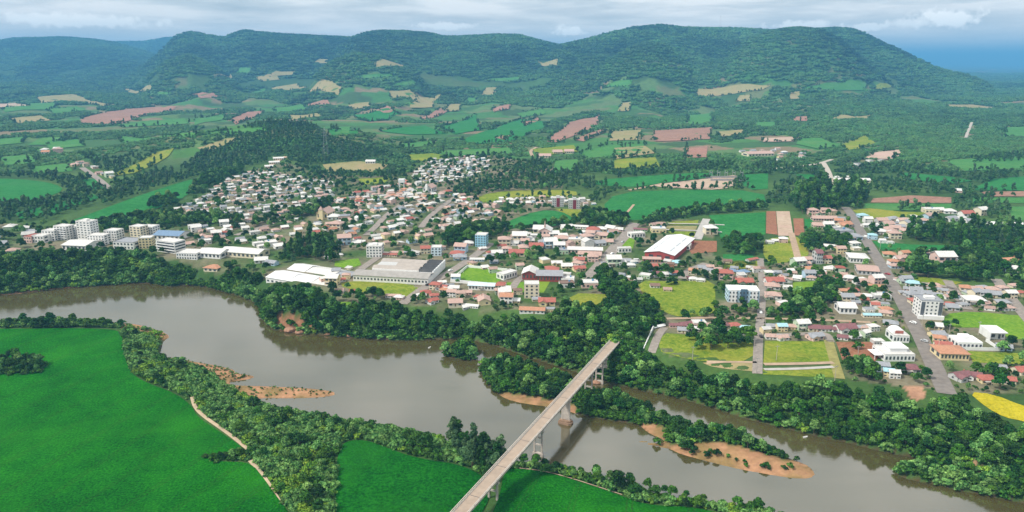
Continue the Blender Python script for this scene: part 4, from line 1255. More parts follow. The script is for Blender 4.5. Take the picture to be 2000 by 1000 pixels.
block('shop_hall', 'brown roofed house standing alone in the river wood', 'house', (398, 530), (424, 531), 12, 1, CR, RM['O'], 3, 2, 3.2, 'hip', 2)
# middle
block('apartment_block', 'white four storey block above the grey factory', 'apartment block', (716, 503), (746, 503), 12, 4, WH, RM['W'], 5, 3, 2.5, penthouse=(4, 4, 1.5))
block('apartment_block', 'sky blue apartment block with white corner strips by the avenue', 'apartment block', (928, 482), (949, 483), 11, 5, mat('sky_blue_wall', (.30, .55, .68), .8, .06), RM['W'], 4, 3, 2.2)
block('apartment_block', 'small pale blue and white block above the factory car park', 'apartment block', (842, 500), (862, 500), 9, 3, mat('pale_blue_wall', (.58, .70, .76), .8, .06), RM['W'], 3, 3, 2.5)
for i, (a_, b_, lb) in enumerate((((1079, 404), (1101, 404), 'grey apartment block with maroon centre strip, left one of the pair'), ((1111, 408), (1133, 408), 'grey apartment block with maroon centre strip, right one of the pair'))):
    r, w_, h_ = block('apartment_block', lb, 'apartment block', a_, b_, 9, 4, WM['grey'], RM['W'], 6, 2, 2.6, frac=.4, hfrac=.4, group='pair of grey and maroon blocks')
    obj('facade_strip', MB().box(-1.9, 1.9, -4.65, -4.52, 0, h_), mat('maroon_wall', (.22, .03, .04), .8), r)
    obj('rooftop_tank', MB().box(-2, 2, -2, 2, h_ + .16, h_ + 2.2), WM['grey'], r)
r, w_, h_ = block('apartment_block', 'beige four storey block with dark paired windows beside the lower lawn', 'apartment block', (1024, 583), (1053, 583), 9, 4, CR, RM['W'], 3, 2, 2.6, frac=.4, hfrac=.5)
r, w_, h_ = block('school_building', 'light blue and white three storey school block beside the straight street', 'school', (1421, 590), (1482, 592), 12, 3, mat('school_blue', (.50, .66, .76), .75, .06), WHITE, 0, 0, 2.9)
for k in (-1, 0, 1):
    obj('facade_bay', MB().box(k * w_ * .33 - w_ * .11, k * w_ * .33 + w_ * .11, -6.5, -5.98, -1, h_ + (1.3 if k == 0 else .7)), WHITE if k else mat('school_glass', (.10, .17, .24), .3), r)
window_grid(r, w_, 13.2, 0, 2.9, 3, 9, 3, .4, .45)
r, w_, h_ = block('apartment_block', 'grey white apartment block with dark side panels, right of the long road', 'apartment block', (1795, 622), (1838, 624), 13, 5, WH, RM['G'], 5, 3, 2.45, frac=.38, hfrac=.42, penthouse=(6, 4, 1.8))
for s in (-1, 1):
    obj('facade_panel', MB().box(s * w_ * .40 - w_ * .085, s * w_ * .40 + w_ * .085, -6.62, -6.55, 1, h_ - .5), mat('slate_panel', (.10, .11, .125), .6), r)
obj('podium', MB().box(-w_ / 2 - 1.2, w_ / 2 + 1.2, -8.0, -6.51, -2, 2.6), WHITE, r)
block('apartment_block', 'narrow grey block with purple tint at the left edge of the right quarter', 'apartment block', (1594, 516), (1606, 516), 10, 3, WM['grey'], RM['M'], 3, 2, 3.2, 'gable', 2)
block('hall', 'long white shed with low roof among the pink roofed houses', 'shed', (1109, 496), (1176, 498), 9, 1, WM['pink'], RM['W'], 10, 2, 4.2, 'gable', 1.6)
r, w_, h_ = block('hall', 'red walled hall with white gable roof beside the lower street', 'hall', (1020, 546), (1047, 547), 16, 1, mat('dark_red_wall', (.30, .06, .05), .8), RM['W'], 4, 2, 5.0, 'deep', 2.4)
block('hall', 'dark red hall with long grey roof right of the white gabled hall', 'hall', (1048, 550), (1098, 551), 14, 1, mat('dark_red_wall', (.30, .06, .05), .8), RM['G'], 8, 2, 5.0, 'gable', 2.4)
block('grandstand', 'low white covered stand at the right end of the football pitch', 'grandstand', (984, 548), (1010, 540), 8, 1, WH, RM['W'], 5, 2, 4.5)
block('hall', 'white roofed changing rooms along the near side of the football pitch', 'hall', (915, 566), (965, 568), 8, 1, WH, mat('pale_blue_roof', (.55, .66, .72), .6), 8, 2, 3.6, 'gable', 1)
# the white warehouse
r, w_, h_ = block('warehouse', 'huge white roofed warehouse with red gable front', 'warehouse', (1259, 503), (1316, 510), 70, 1, mat('red_wall', (.38, .07, .06), .8), mat('white_metal_roof', (.74, .74, .74), .5, .05, .2), 0, 0, 5.0, 'deep', 2.4)
for s in (-1, 1):
    x0, x1 = sorted((s * w_ * .26, s * w_ * .31))
    zr = lambda x: h_ + 2.4 * (1 - abs(x) / (w_ / 2)) + .36
    for j in range(3):
        ya = -28 + j * 20
        obj('skylight', MB().add([(x0, ya, zr(x0)), (x1, ya, zr(x1)), (x1, ya + 15, zr(x1)), (x0, ya + 15, zr(x0))], [(0, 1, 2, 3)]), mat('skylight', (.40, .43, .45), .4), r)
for k in (-1, 0, 1):
    obj('gate', MB().box(k * w_ * .28 - 2, k * w_ * .28 + 2, -35.12, -35.03, 0, 3.6), DARKM, r)
block('annex', 'small white annex against the right flank of the warehouse', 'annex', (1325, 487), (1347, 489), 10, 1, WH, RM['W'], 3, 1, 4)
block('gatehouse', 'white canopy gatehouse on the drive left of the warehouse', 'gatehouse', (1208, 494), (1233, 493), 5, 1, WH, RM['W'], 4, 1, 4)
block('canopy_building', 'white L shaped office at the top of the warehouse drive', 'office', (1233, 466), (1260, 464), 9, 1, WH, RM['W'], 5, 1, 4.5)
block('brick_shed', 'low red brick shed in front of the warehouse', 'shed', (1256, 513), (1290, 514), 7, 1, WM['brick'], RM['P'], 6, 1, 3.4, 'gable', 1)
# the grey factory
w_, rz_, loc_ = local_box((690, 549), (836, 557), 46)
r = thing('factory', 'sprawling grey roofed factory with white front wall above the yellow meadow', 'factory', loc_, rz_)
obj('wall', MB().box(-w_ / 2, w_ / 2, -23, -8, -2, 5.0).box(-w_ / 2 + 10, w_ / 2 - 12, -7.99, 23, -2, 6.6), WH, r)
obj('wall', MB().box(w_ / 2 - 11.9, w_ / 2, -7.98, 27, -2, 5.4), WH, r)
ROOFF = mat('fibre_roof', (.34, .32, .295), .9, .14, .3, detail=6)
obj('roof', MB().extrude_x([(-23.6, 5.0), (-15.5, 6.9), (-7.6, 5.0), (-7.6, 5.2), (-15.5, 7.15), (-23.6, 5.2)], -w_ / 2 - .5, w_ / 2 + .5), ROOFF, r)
for j in range(3):
    y0 = -7.4 + j * 10.2
    obj('roof', MB().extrude_x([(y0, 6.6), (y0 + 5.1, 7.7), (y0 + 10.15, 6.6), (y0 + 10.15, 6.8), (y0 + 5.1, 7.95), (y0, 6.8)], -w_ / 2 + (26 if j == 1 else 9.5), w_ / 2 - 12.2), mat('tan_roof', (.40, .355, .315), .9, .1, .25), r)
obj('courtyard_roof', MB().box(-w_ / 2 + 10, -w_ / 2 + 25.9, 3, 12.8, 6.61, 6.7), WM['grey'], r)
saw = MB()
for j in range(6):
    y0 = -7.2 + j * 5.6
    obj('sawtooth_roof', MB().extrude_x([(y0, 5.4), (y0 + 5.5, 5.4), (y0 + 5.5, 6.0), (y0 + .25, 8.0), (y0, 8.0)], w_ / 2 - 12, w_ / 2 - .9), mat('dark_roof', (.13, .13, .13), .8), r)
obj('parapet', MB().box(w_ / 2 - .85, w_ / 2 + .1, -7.9, 27, 5.41, 6.8), WHITE, r)
window_grid(r, w_, 46, 0.2, 4.2, 1, 22, 0, .55, .35)
# white halls left of the factory
w_, rz_, loc_ = local_box((520, 553), (640, 560), 44)
r = thing('white_halls', 'cluster of joined white roofed halls at the river bend', 'hall complex', loc_, rz_)
r.name = 'hall_complex'
obj('wall', MB().box(-w_ / 2, w_ / 2, -22, 22, -2, 5.0), WH, r)
WR = mat('white_metal_roof', (.74, .74, .74), .5, .05, .2)
for (xa, xb, ya, yb, hz, mm) in ((-.5, -.12, -22.5, 0, 2.2, WR), (-.115, .2, -22.5, 0, 1.8, WR), (.205, .5, -22.5, 0, 1.5, RM['W']), (-.5, -.2, .1, 22.4, 2.6, WR), (-.195, .25, .1, 22.4, 1.9, RM['W']), (.255, .5, .1, 22.4, 1.6, RM['G'])):
    ym = (ya + yb) / 2
    obj('roof', MB().extrude_x([(ya, 5.01), (ym, 5.0 + hz), (yb, 5.01), (yb, 5.25), (ym, 5.3 + hz), (ya, 5.25)], xa * w_, xb * w_), mm, r)
window_grid(r, w_, 44, 0.2, 4.2, 1, 14, 0, .5, .35)
# villas on the right
r, w_, h_ = block('villa', 'white villa with wide white roofs above the red roofed house', 'villa', (1727, 706), (1786, 706), 15, 1, WHITE, RM['W'], 8, 3, 3.8)
obj('upper_floor', MB().box(-w_ * .22, w_ * .36, -3, 6, h_ + .16, h_ + 2.4), WHITE, r)
obj('upper_roof', MB().box(-w_ * .25, w_ * .39, -3.6, 6.6, h_ + 2.41, h_ + 2.65), WHITE, r)
obj('carport', MB().box(-w_ / 2 - 4.5, -w_ / 2 - .1, -5, 4, 2.6, 2.85).box(-w_ / 2 - 4.4, -w_ / 2 - 4.1, -4.9, -4.6, -1, 2.6), WHITE, r)
r, w_, h_ = block('villa', 'white villa with rounded roofs and red gable, left of the long road', 'villa', (1744, 669), (1775, 670), 12, 1, WHITE, RM['W'], 5, 2, 4.2)
prof = [(math.cos(a) * w_ * .42, h_ + .2 + math.sin(a) * 2.6) for a in np.linspace(math.pi, 0, 11)]
obj('vault_roof', MB().extrude_y(prof[::-1], -2, 6), WHITE, r)
obj('red_gable', MB().box(-2.4, 2.4, -2.2, -2.02, h_ + .3, h_ + 2.0), RM['R'], r)
r, w_, h_ = block('villa', 'broad white villa with long white garden wall beside the green meadow', 'villa', (1871, 681), (1918, 682), 12, 1, WHITE, WHITE, 6, 3, 3.6)
obj('roof_tower', MB().box(-3, 3, -2, 4, h_ + .16, h_ + 2.4), WHITE, r)
obj('garden_wall', MB().box(w_ / 2 + .1, w_ / 2 + 9, -8.2, -8.0, -1, 2.0).box(w_ / 2 + 9.01, w_ / 2 + 9.25, -8.2, 7, -1, 2.0).box(-w_ / 2, w_ / 2 + .09, -8.2, -8.0, -1, 2.0), WHITE, r)
r, w_, h_ = block('villa', 'modern white cube villa standing alone in the green meadow', 'villa', (1930, 662), (1962, 663), 11, 1, WHITE, WHITE, 0, 0, 4.6)
obj('porch_frame', MB().box(-w_ / 2 - .6, -w_ / 2 - .1, -8, -5.52, -1, 4.6).box(-w_ / 2 - .6, w_ / 2, -8, -5.52, 4.61, 5.2), WHITE, r)
for k, (xa, xb) in enumerate(((-.36, -.12), (.08, .22), (.3, .42))):
    obj('window', MB().box(xa * w_, xb * w_, -5.58, -5.52, .4 if k == 1 else 1.2, 3.2), GLASS, r)
r, w_, h_ = block('hall', 'orange and yellow hall with ribbed clay roof right of the long road', 'hall', (1836, 703), (1892, 705), 13, 1, WM['yellow'], RM['O'], 8, 2, 4.0, 'hip', 2.0)
block('hall', 'white hall with pale hipped roof left of the long road', 'hall', (1660, 513), (1697, 515), 18, 1, WH, RM['W'], 6, 2, 4.2, 'hip', 2.5)
block('depot', 'low depot with striped pale roof beside the long road', 'depot', (1675, 536), (1716, 539), 18, 1, WM['grey'], RM['P'], 5, 2, 3.6, 'gable', 1.5)
block('hall', 'big pale hipped house in the garden left of the long road', 'house', (1640, 613), (1672, 614), 12, 1, WHITE, RM['W'], 4, 2, 4.5, 'gable', 2)
block('terrace', 'upper pink roofed terrace row at the head of the long road', 'terrace', (1588, 432), (1635, 433), 10, 1, WM['pink'], RM['P'], 9, 1, 3.2, 'gable', 2)
block('terrace', 'lower pink roofed terrace row at the head of the long road', 'terrace', (1588, 446), (1612, 447), 12, 1, WM['cream'], RM['P'], 5, 1, 3.2, 'gable', 2)
block('greenhouse', 'long white plastic greenhouse behind the dark wood', 'greenhouse', (1938, 443), (2030, 446), 14, 1, WHITE, WHITE, 0, 0, 2.5, 'gable', 1.5)
block('white_house', 'wide white house between the dark woods right of the long road', 'house', (1832, 518), (1868, 520), 14, 2, WHITE, RM['W'], 5, 2, 3.0, 'hip', 2)
# churches and the water tower
r, w_, h_ = block('church', 'ochre church with pointed tower among the town houses', 'church', (619, 428), (640, 429), 18, 1, WM['yellow'], RM['P'], 3, 3, 7, 'deep', 4)
obj('bell_tower', MB().box(-2.2, 2.2, -12.2, -9.1, -2, 11), WM['yellow'], r)
obj('spire', MB().add([(-2.5, -12.5, 11.01), (2.5, -12.5, 11.01), (2.5, -8.8, 11.01), (-2.5, -8.8, 11.01), (0, -10.6, 15)], [(3, 2, 1, 0), (0, 1, 4), (1, 2, 4), (2, 3, 4), (3, 0, 4)]), RM['P'], r)
r, w_, h_ = block('church', 'pink roofed chapel with white spire on the upper slope', 'church', (826, 375), (843, 376), 16, 1, WH, RM['P'], 3, 3, 6, 'deep', 3.5)
obj('bell_tower', MB().box(-1.8, 1.8, -11.2, -8.1, -2, 9).prism([(-1.2, -10.9), (1.2, -10.9), (1.2, -8.6), (-1.2, -8.6)], 9, 11), WH, r)
r, w_, h_ = block('church', 'white gabled chapel with small pink spire among the lower houses', 'church', (1052, 460), (1075, 461), 14, 1, WM['pink'], RM['W'], 3, 3, 5, 'deep', 3)
obj('spire', MB().cyl((0, -5, 5), (0, -5, 15), 1.6, .1, 6), RM['P'], r)
P = g1(785, 366)
r = thing('water_tower', 'white water tower on four legs above the houses', 'water tower', P)
obj('tank', MB().box(-4, 4, -4, 4, 7, 11.5), WHITE, r)
for sx in (-1, 1):
    for sy in (-1, 1):
        obj('leg', MB().box(sx * 3 - .4, sx * 3 + .4, sy * 3 - .4, sy * 3 + .4, -2, 7), WHITE, r)
# hillside sheds, a village and farm halls
for i, (a_, b_, dp) in enumerate((((519, 332), (541, 308), 10), ((535, 334), (560, 308), 10))):
    pass
for i, (x, y) in enumerate(((527, 329), (535, 321), (543, 313))):
    block('poultry_shed', ('lowest', 'middle', 'uppermost')[i] + ' of the three long pale sheds on the hill flank', 'shed', (x - 9, y), (x + 11, y - 1), 11, 1, CR, RM['W'], 5, 1, 3, 'gable', 1.6, group='sheds on the hill flank')
for i, (x, y, ww, lb) in enumerate(((1062, 309, 28, 'leftmost'), (1090, 301, 18, 'middle'), (1112, 300, 18, 'rightmost'))):
    block('farm_hall', lb + ' of the three cream halls in the far green fields', 'farm hall', (x - ww / 2, y), (x + ww / 2, y), 22, 1, CR, RM['P'], 5, 1, 4, 'gable', 3, group='farm halls in the far fields')
block('farm_hall', 'white hall on the slope right of the knoll', 'farm hall', (714, 320), (732, 320), 14, 1, WH, RM['W'], 4, 1, 4, 'gable', 2)
block('farm_hall', 'long pale roofed depot in the far village on the right', 'farm hall', (1462, 306), (1512, 305), 26, 1, CR, RM['P'], 8, 1, 5, 'gable', 3)
block('farm_hall', 'row of white sheds along the far pale road', 'farm hall', (1630, 356), (1700, 357), 12, 1, CR, RM['W'], 8, 1, 3.5, 'gable', 2)
# substation on the tan plot
P = g1(1420, 352)
r = thing('substation', 'steel lattice substation frames beside the tan soil plot', 'substation', P)
obj('fence', MB().box(-26, 26, -8.1, -8, 0, 3).box(-26, 26, 20, 20.1, 0, 3), METAL, r)
for k in range(5):
    obj('gantry', MB().box(-.3, .3, -.3, .3, 0, 13).box(-.25, .25, .31, 12, 10, 10.5).box(-.3, .3, 12.01, 12.6, 0, 13), METAL, r, (-22 + k * 11, 0, 0))
# masts and pylons
def lattice(x, y, h, wd, name, label, cat, arms=0, base=None):
    P = base if base is not None else g1(x, y)
    r = thing(name, label, cat, P)
    for sx in (-1, 1):
        for sy in (-1, 1):
            obj('leg', MB().cyl((sx * wd, sy * wd, 0), (sx * wd * .12, sy * wd * .12, h), wd * .045, wd * .03, 4), METAL, r)
    for k in range(arms):
        z = h * (.72 + .1 * k)
        obj('cross_arm', MB().box(-wd * 1.3, wd * 1.3, -.12, .12, z, z + .25), METAL, r)
    for k in range(1, 9):
        s_ = wd * (1 - .88 * k / 9)
        obj('brace', MB().cyl((-s_, -s_, h * k / 9), (s_, -s_ * .9, h * (k + .9) / 9), .07, .07, 4), METAL, r)


Pm = g1(1407, 57.5)
lattice(0, 0, (57 - 31) * px_scale(Pm) , 4, 'antenna_mast', 'thin antenna mast on the crest of the big mountain', 'antenna mast', base=(Pm[0], Pm[1] + 10, Pm[2]))
lattice(637, 306, 50, 4.5, 'power_pylon', 'grey power pylon in front of the wooded knoll', 'pylon', 3)

P0 = g1(1255, 690)
P1 = g1(1276, 642)
v = P1 - P0
wl = thing('retaining_wall', 'white retaining wall along the edge of the wood near the bridge end', 'wall', P0, math.atan2(v[1], v[0]))
L_ = float(np.hypot(v[0], v[1]))
npan = 8
for k in range(npan):
    zc_ = v[2] * (k + .5) / npan
    obj('panel', MB().box(k * L_ / npan + .03, (k + 1) * L_ / npan - .03, -.25, .25, zc_ - 2, zc_ + 2.2), WHITE, wl)
tip = g1(1298, 637) - P0
ct, st = math.cos(-wl.rotation_euler[2]), math.sin(-wl.rotation_euler[2])
lx, ly = tip[0] * ct - tip[1] * st, tip[0] * st + tip[1] * ct
obj('end_panel', MB().cyl((L_, 0, v[2] + .8), (lx, ly, tip[2] + .8), 1.2, 1.2, 4), WHITE, wl)

# football pitch
pitch = ground([(880, 551), (913, 523), (991, 530), (968, 559)])
drape('football_pitch', pitch[:, :2], LAWN, 0.3)
for a_, b_, lb in ((0, 1, 'left side of the football pitch'), (1, 2, 'far side of the football pitch'), (3, 0, 'near side of the football pitch')):
    p0, p1 = pitch[a_], pitch[b_]
    v = p1 - p0
    L_ = float(np.hypot(v[0], v[1]))
    wl = thing('boundary_wall', 'low white boundary wall along the ' + lb, 'wall', p0, math.atan2(v[1], v[0]), 'walls round the football pitch')
    n_ = max(3, int(L_ // 8))
    me = MB().box(.05, L_ / n_ - .05, -.2, .2, -1, 2.4).mesh('panel')
    for k in range(n_):
        obj('panel', me, WHITE, wl, (k * L_ / n_, 0, v[2] * k / n_))
for s, (a_, b_, c_, d_) in enumerate(((0, 1, 3, 2), (3, 2, 0, 1))):
    m0 = (pitch[a_] + pitch[b_]) / 2
    m1 = (pitch[c_] + pitch[d_]) / 2
    q = m0 + (m1 - m0) * .06
    v = pitch[b_] - pitch[a_]
    gl = thing('football_goal', 'white football goal at the %s end of the pitch' % ('left', 'right')[s], 'goal', q + np.array([0, 0, .3]), math.atan2(v[1], v[0]), 'goals of the football pitch')
    for xx in (-3.6, 3.6):
        obj('post', MB().box(xx - .1, xx + .1, -.1, .1, 0, 2.4), WHITE, gl)
    obj('crossbar', MB().box(-3.7, 3.7, -.1, .1, 2.4, 2.6), WHITE, gl)
# ------------------------------------------------------------------ the rest of the town: houses along street grids
BL_ = np.array(BLOCKS)
hand = np.array([(h['X'], h['Y'], h['r']) for h in HOUSES])


def free(x, y, rad, hs):
    if len(BL_) and (np.hypot(BL_[:, 0] - x, BL_[:, 1] - y) < BL_[:, 2] + rad).any():
        return False
    if len(hs) and (np.hypot(hs[:, 0] - x, hs[:, 1] - y) < (hs[:, 2] + rad) * .84).any():
        return False
    return True


QUARTERS = [   # outline in the photograph, street direction, spacing along and across, share built, mix of roofs
    ([(330, 413), (400, 380), (450, 346), (500, 335), (560, 340), (620, 352), (660, 362), (650, 385), (600, 405), (520, 425), (470, 440), (420, 425), (350, 416)], .55, 9.5, 12.5, .9, 'WWWWPGGP'),
    ([(420, 428), (520, 430), (640, 395), (700, 380), (760, 372), (850, 372), (930, 385), (960, 410), (930, 430), (860, 452), (840, 478), (740, 480), (690, 470), (640, 455), (560, 462), (500, 490), (420, 480), (380, 450)], .62, 11, 15, .82, 'WWPPGPWRWO'),
    ([(230, 455), (300, 440), (420, 435), (520, 445), (560, 470), (540, 492), (510, 498), (440, 492), (350, 480), (300, 462)], .5, 14, 18, .8, 'WWGPWW'),
    ([(0, 438), (60, 440), (100, 450), (70, 470), (0, 474), (-80, 474), (-80, 440)], .3, 14, 18, .7, 'WPWGR'),
    ([(0, 478), (100, 482), (120, 492), (60, 515), (0, 520)], .3, 24, 26, .35, 'WGP'),
    ([(800, 350), (820, 330), (850, 312), (930, 306), (965, 316), (950, 335), (900, 352), (850, 360)], .45, 9.5, 12, .92, 'WWWWPWG'),
    ([(690, 372), (760, 365), (790, 350), (850, 368), (880, 380), (800, 395), (740, 400), (690, 395)], .6, 11, 15, .75, 'PPRWWO'),
    ([(880, 395), (945, 385), (985, 410), (970, 440), (920, 445), (860, 440)], .6, 12, 15, .8, 'WPWPG'),
    ([(955, 400), (985, 388), (1060, 383), (1105, 384), (1160, 390), (1160, 402), (1110, 407), (1050, 402), (985, 404)], .15, 9.5, 11.5, .92, 'WWWWWP'),
    ([(1000, 455), (1080, 448), (1200, 445), (1215, 460), (1180, 490), (1110, 488), (1000, 490)], .2, 14, 17, .75, 'WPWPG'),
    ([(900, 500), (970, 470), (1000, 480), (1000, 520), (960, 520), (900, 512)], .5, 14, 18, .7, 'PWRG'),
    ([(1670, 420), (1730, 420), (1810, 425), (1815, 455), (1760, 465), (1700, 450)], .1, 13, 16, .7, 'GPGWG'),
    ([(140, 318), (175, 318), (200, 335), (225, 350), (205, 362), (180, 345), (150, 335)], .8, 15, 20, .5, 'WWGP'),
    ([(75, 292), (120, 292), (130, 300), (80, 303)], .3, 18, 24, .5, 'WPO'),
    ([(1440, 292), (1520, 290), (1580, 300), (1590, 312), (1500, 318), (1440, 306)], .2, 22, 30, .45, 'WPG'),
    ([(1300, 302), (1400, 300), (1400, 315), (1300, 314)], .2, 30, 40, .4, 'WPG'),
    ([(940, 300), (1030, 285), (1030, 300), (960, 310)], .2, 30, 40, .3, 'WPG'),
    ([(1600, 322), (1700, 312), (1740, 318), (1640, 335)], .2, 24, 30, .3, 'WG'),
    ([(1790, 428), (1900, 425), (1900, 440), (1800, 440)], .2, 20, 24, .35, 'WPG'),
    ([(1500, 575), (1560, 560), (1640, 560), (1720, 580), (1740, 600), (1640, 605), (1540, 600)], .05, 14, 18, .5, 'WPGR'),
    ([(820, 565), (900, 568), (1020, 570), (1090, 590), (1060, 606), (950, 600), (860, 594)], .1, 14, 17, .55, 'WPRG'),
    ([(1400, 530), (1480, 525), (1480, 560), (1410, 558)], .1, 13, 16, .55, 'PRGW'),
    ([(1500, 525), (1640, 520), (1730, 545), (1740, 570), (1600, 548), (1500, 552)], .05, 14, 17, .6, 'PRGWO'),
    ([(1760, 548), (1900, 570), (2060, 590), (2060, 612), (1990, 612), (1900, 606), (1790, 590)], .35, 13, 16, .75, 'GGPWPO'),
    ([(1850, 715), (1990, 712), (2060, 722), (2060, 760), (1990, 765), (1880, 745)], .1, 14, 18, .5, 'RMWP'),
    ([(1120, 505), (1165, 510), (1130, 545), (1060, 530), (1060, 505)], .4, 14, 17, .65, 'PRWG'),
]
WOODS_NEAR = [gpoly(p) for p in (
    [(545, 500), (575, 482), (600, 466), (650, 470), (668, 500), (665, 514), (600, 520), (550, 515)],
    [(862, 482), (875, 458), (930, 441), (985, 440), (1000, 445), (970, 462), (905, 482)],
    [(1128, 440), (1132, 420), (1165, 412), (1215, 425), (1238, 438), (1200, 446), (1150, 444)],
    [(1240, 436), (1290, 421), (1370, 408), (1500, 400), (1500, 412), (1385, 418), (1300, 431), (1255, 444)],
    [(1408, 470), (1440, 465), (1480, 470), (1490, 490), (1470, 500), (1420, 500)],
    [(1558, 485), (1566, 466), (1600, 460), (1655, 465), (1655, 480), (1620, 498), (1580, 494)],
    [(1762, 456), (1800, 450), (1900, 447), (2060, 450), (2060, 478), (1940, 487), (1850, 478), (1775, 470)],
    [(1745, 512), (1770, 500), (1850, 500), (1880, 485), (1960, 490), (2060, 490), (2060, 555), (1960, 555), (1880, 550), (1800, 545), (1760, 535)],
    [(1545, 400), (1560, 368), (1620, 364), (1688, 374), (1695, 400), (1650, 413), (1590, 420), (1560, 418)],
    [(1545, 595), (1560, 570), (1620, 563), (1640, 590), (1620, 612), (1570, 615)],
    [(480, 442), (540, 425), (640, 395), (660, 400), (600, 425), (520, 447)],
    [(1340, 660), (1360, 645), (1400, 655), (1470, 650), (1472, 680), (1400, 684), (1352, 684)],
    [(1000, 452), (1030, 447), (1130, 436), (1130, 444), (1060, 450), (1010, 457)],
    [(280, 400), (330, 385), (350, 390), (345, 405), (300, 412)],
    [(360, 380), (400, 345), (470, 325), (480, 335), (420, 360), (380, 385)],
    [(190, 445), (230, 430), (330, 420), (470, 430), (480, 440), (340, 440), (230, 455), (195, 460)],
)]
hs = hand.copy()
for pts, angq, sx, sy, share, mixr in QUARTERS:
    poly = gpoly(pts, 0)
    c, s = math.cos(angq), math.sin(angq)
    R = np.array([[c, s], [-s, c]])
    q = poly @ R.T
    lo, hi = q.min(0), q.max(0)
    for gx in np.arange(lo[0], hi[0], sx):
        for ky, gy in enumerate(np.arange(lo[1], hi[1], sy)):
            if rng.random() > share:
                continue
            p = (np.array([gx, gy + (3.2 if ky % 2 else -3.2)]) + rng.normal(0, 1.7, 2)) @ R
            if not pip(p[:1], p[1:], poly)[0]:
                continue
            rad = rng.uniform(.36, .50) * sx if sx < 20 else rng.uniform(5, 6.5)
            if not free(p[0], p[1], rad, hs):
                continue
            if any(pip(p[:1], p[1:], f)[0] for f in CLEAR) or any(pip(p[:1], p[1:], f)[0] for f in WOODS_NEAR):
                continue
            if any(pldist(p[:1], p[1:], rc)[0] < rw / 2 + rad * .8 for rc, rw in ROADS):
                continue
            X, Y = float(p[0]), float(p[1])
            Z = float(zat(X, Y))
            px_, py_ = proj(X, Y, Z)
            roof = str(rng.choice(list(mixr)))
            k = str(rng.choice(list('ghgcg2d' if roof not in 'WG' else 'ghffcg2s')))
            wall = str(rng.choice(['white', 'white', 'white', 'cream', 'pink', 'grey', 'yellow', 'blue', 'green']))
            HOUSES.append(dict(x=px_, y=py_, X=X, Y=Y, Z=Z, k=k, roof=roof, wall=wall, s=rad * 2 / 13.5, rz=float(angq + (math.pi / 2 if rng.random() < .35 else 0) + rng.normal(0, .06)), src=0, r=rad))
            hs = np.vstack([hs, [X, Y, rad]])

# the three hundred that show largest are built one by one; the rest is one mass of roofs
for h in HOUSES:
    P = np.array([h['X'], h['Y'], h['Z']])
    h['size'] = KIND[h['k']]['w'] * h['s'] / px_scale(P)
    h['in'] = -15 < h['x'] < 2015 and h['y'] < 1010
order = sorted([h for h in HOUSES if h['in']], key=lambda h: -h['size'] - 4 * h['src'])
NBIG = 270
big, rest = order[:NBIG], order[NBIG:]

ORD = ['nearest', 'second', 'third', 'fourth', 'fifth', 'sixth', 'seventh', 'eighth', 'ninth', 'tenth', 'eleventh', 'twelfth', 'thirteenth', 'fourteenth', 'fifteenth', 'sixteenth',
       'seventeenth', 'eighteenth', 'nineteenth', 'twentieth', 'twenty-first', 'twenty-second', 'twenty-third', 'twenty-fourth', 'twenty-fifth']
ORD += ['twenty-' + k for k in ('sixth', 'seventh', 'eighth', 'ninth')] + ['thirtieth'] + ['thirty-' + k for k in ('first', 'second', 'third', 'fourth', 'fifth', 'sixth', 'seventh', 'eighth', 'ninth')] + ['fortieth']
USED = {}


def side_of(x, y, ax, ay):
    dx, dy = x - ax, (y - ay) * 2.2
    if abs(dx) > abs(dy):
        return 'right of' if dx > 0 else 'left of'
    return 'in front of' if dy > 0 else 'behind'


def relabel(items, anchors, desc, pos=lambda h: (h['x'], h['y'])):
    """labels that single out: the look, then the side of a landmark, then the rank from that landmark"""
    groups = {}
    for h in items:
        x, y = pos(h)
        d, a = min((math.hypot(x - ax, (y - ay) * 1.7), (nm, ax, ay)) for nm, ax, ay in anchors)
        groups.setdefault((desc(h), side_of(x, y, a[1], a[2]), a[0]), []).append((d, id(h), h))
    for (ds, sd, an), L in groups.items():
        L.sort(key=lambda q: q[:2])
        for i, (_, _, h) in enumerate(L):
            if len(L) == 1:
                h['label'] = f'{ds} {sd} {an}'
            elif i == 0:
                h['label'] = f'{ds} nearest {sd} {an}'
            else:
                h['label'] = f'{ds}, {ORD[min(i, 39)]} nearest {sd} {an}'


H_ANCH = [('the football pitch', 935, 541), ('the grey factory', 800, 530), ('the white warehouse', 1290, 485), ('the blue school', 1451, 578), ('the dark panelled block', 1817, 608), ('the walled villa', 1895, 670),
          ('the bridge end', 1203, 668), ('the red earth plot', 1675, 690), ('the pink terrace', 1610, 435), ('the beige block', 1038, 570), ('the sky blue block', 938, 472), ('the long white shed', 1142, 490),
          ('the white halls', 590, 540), ('the yellow meadow', 745, 565), ('the river bend wood', 500, 560), ('the striped depot', 1695, 530), ('the bushy meadow', 1400, 665), ('the orange hall', 1863, 695),
          ('the cube villa', 1945, 652), ('the rounded villa', 1760, 655), ('the dark wood', 1860, 465), ('the brown dirt plot', 1372, 482), ('the dry grass meadow', 1330, 585), ('the red hall', 1035, 535), ('the round lawn', 1150, 590),
          ('the garden wood', 1595, 590), ('the ripe yellow crop', 1950, 795), ('the wide road bend', 1745, 560), ('the long road end', 1838, 745), ('the tan field strip', 1530, 440)]
STOR = {'g': 'gabled', 'h': 'hip roofed', '2': 'two storey gabled', 'd': 'two storey hipped', 'f': 'flat roofed', 'c': 'cross gabled', 'l': 'long low', 's': 'lean-to'}
SIZE = lambda h: ''
relabel(big, H_ANCH, lambda h: f"{h['wall']} {STOR[h['k']]} house with {ROOFN[h['roof']]} roof")
near_small = set()
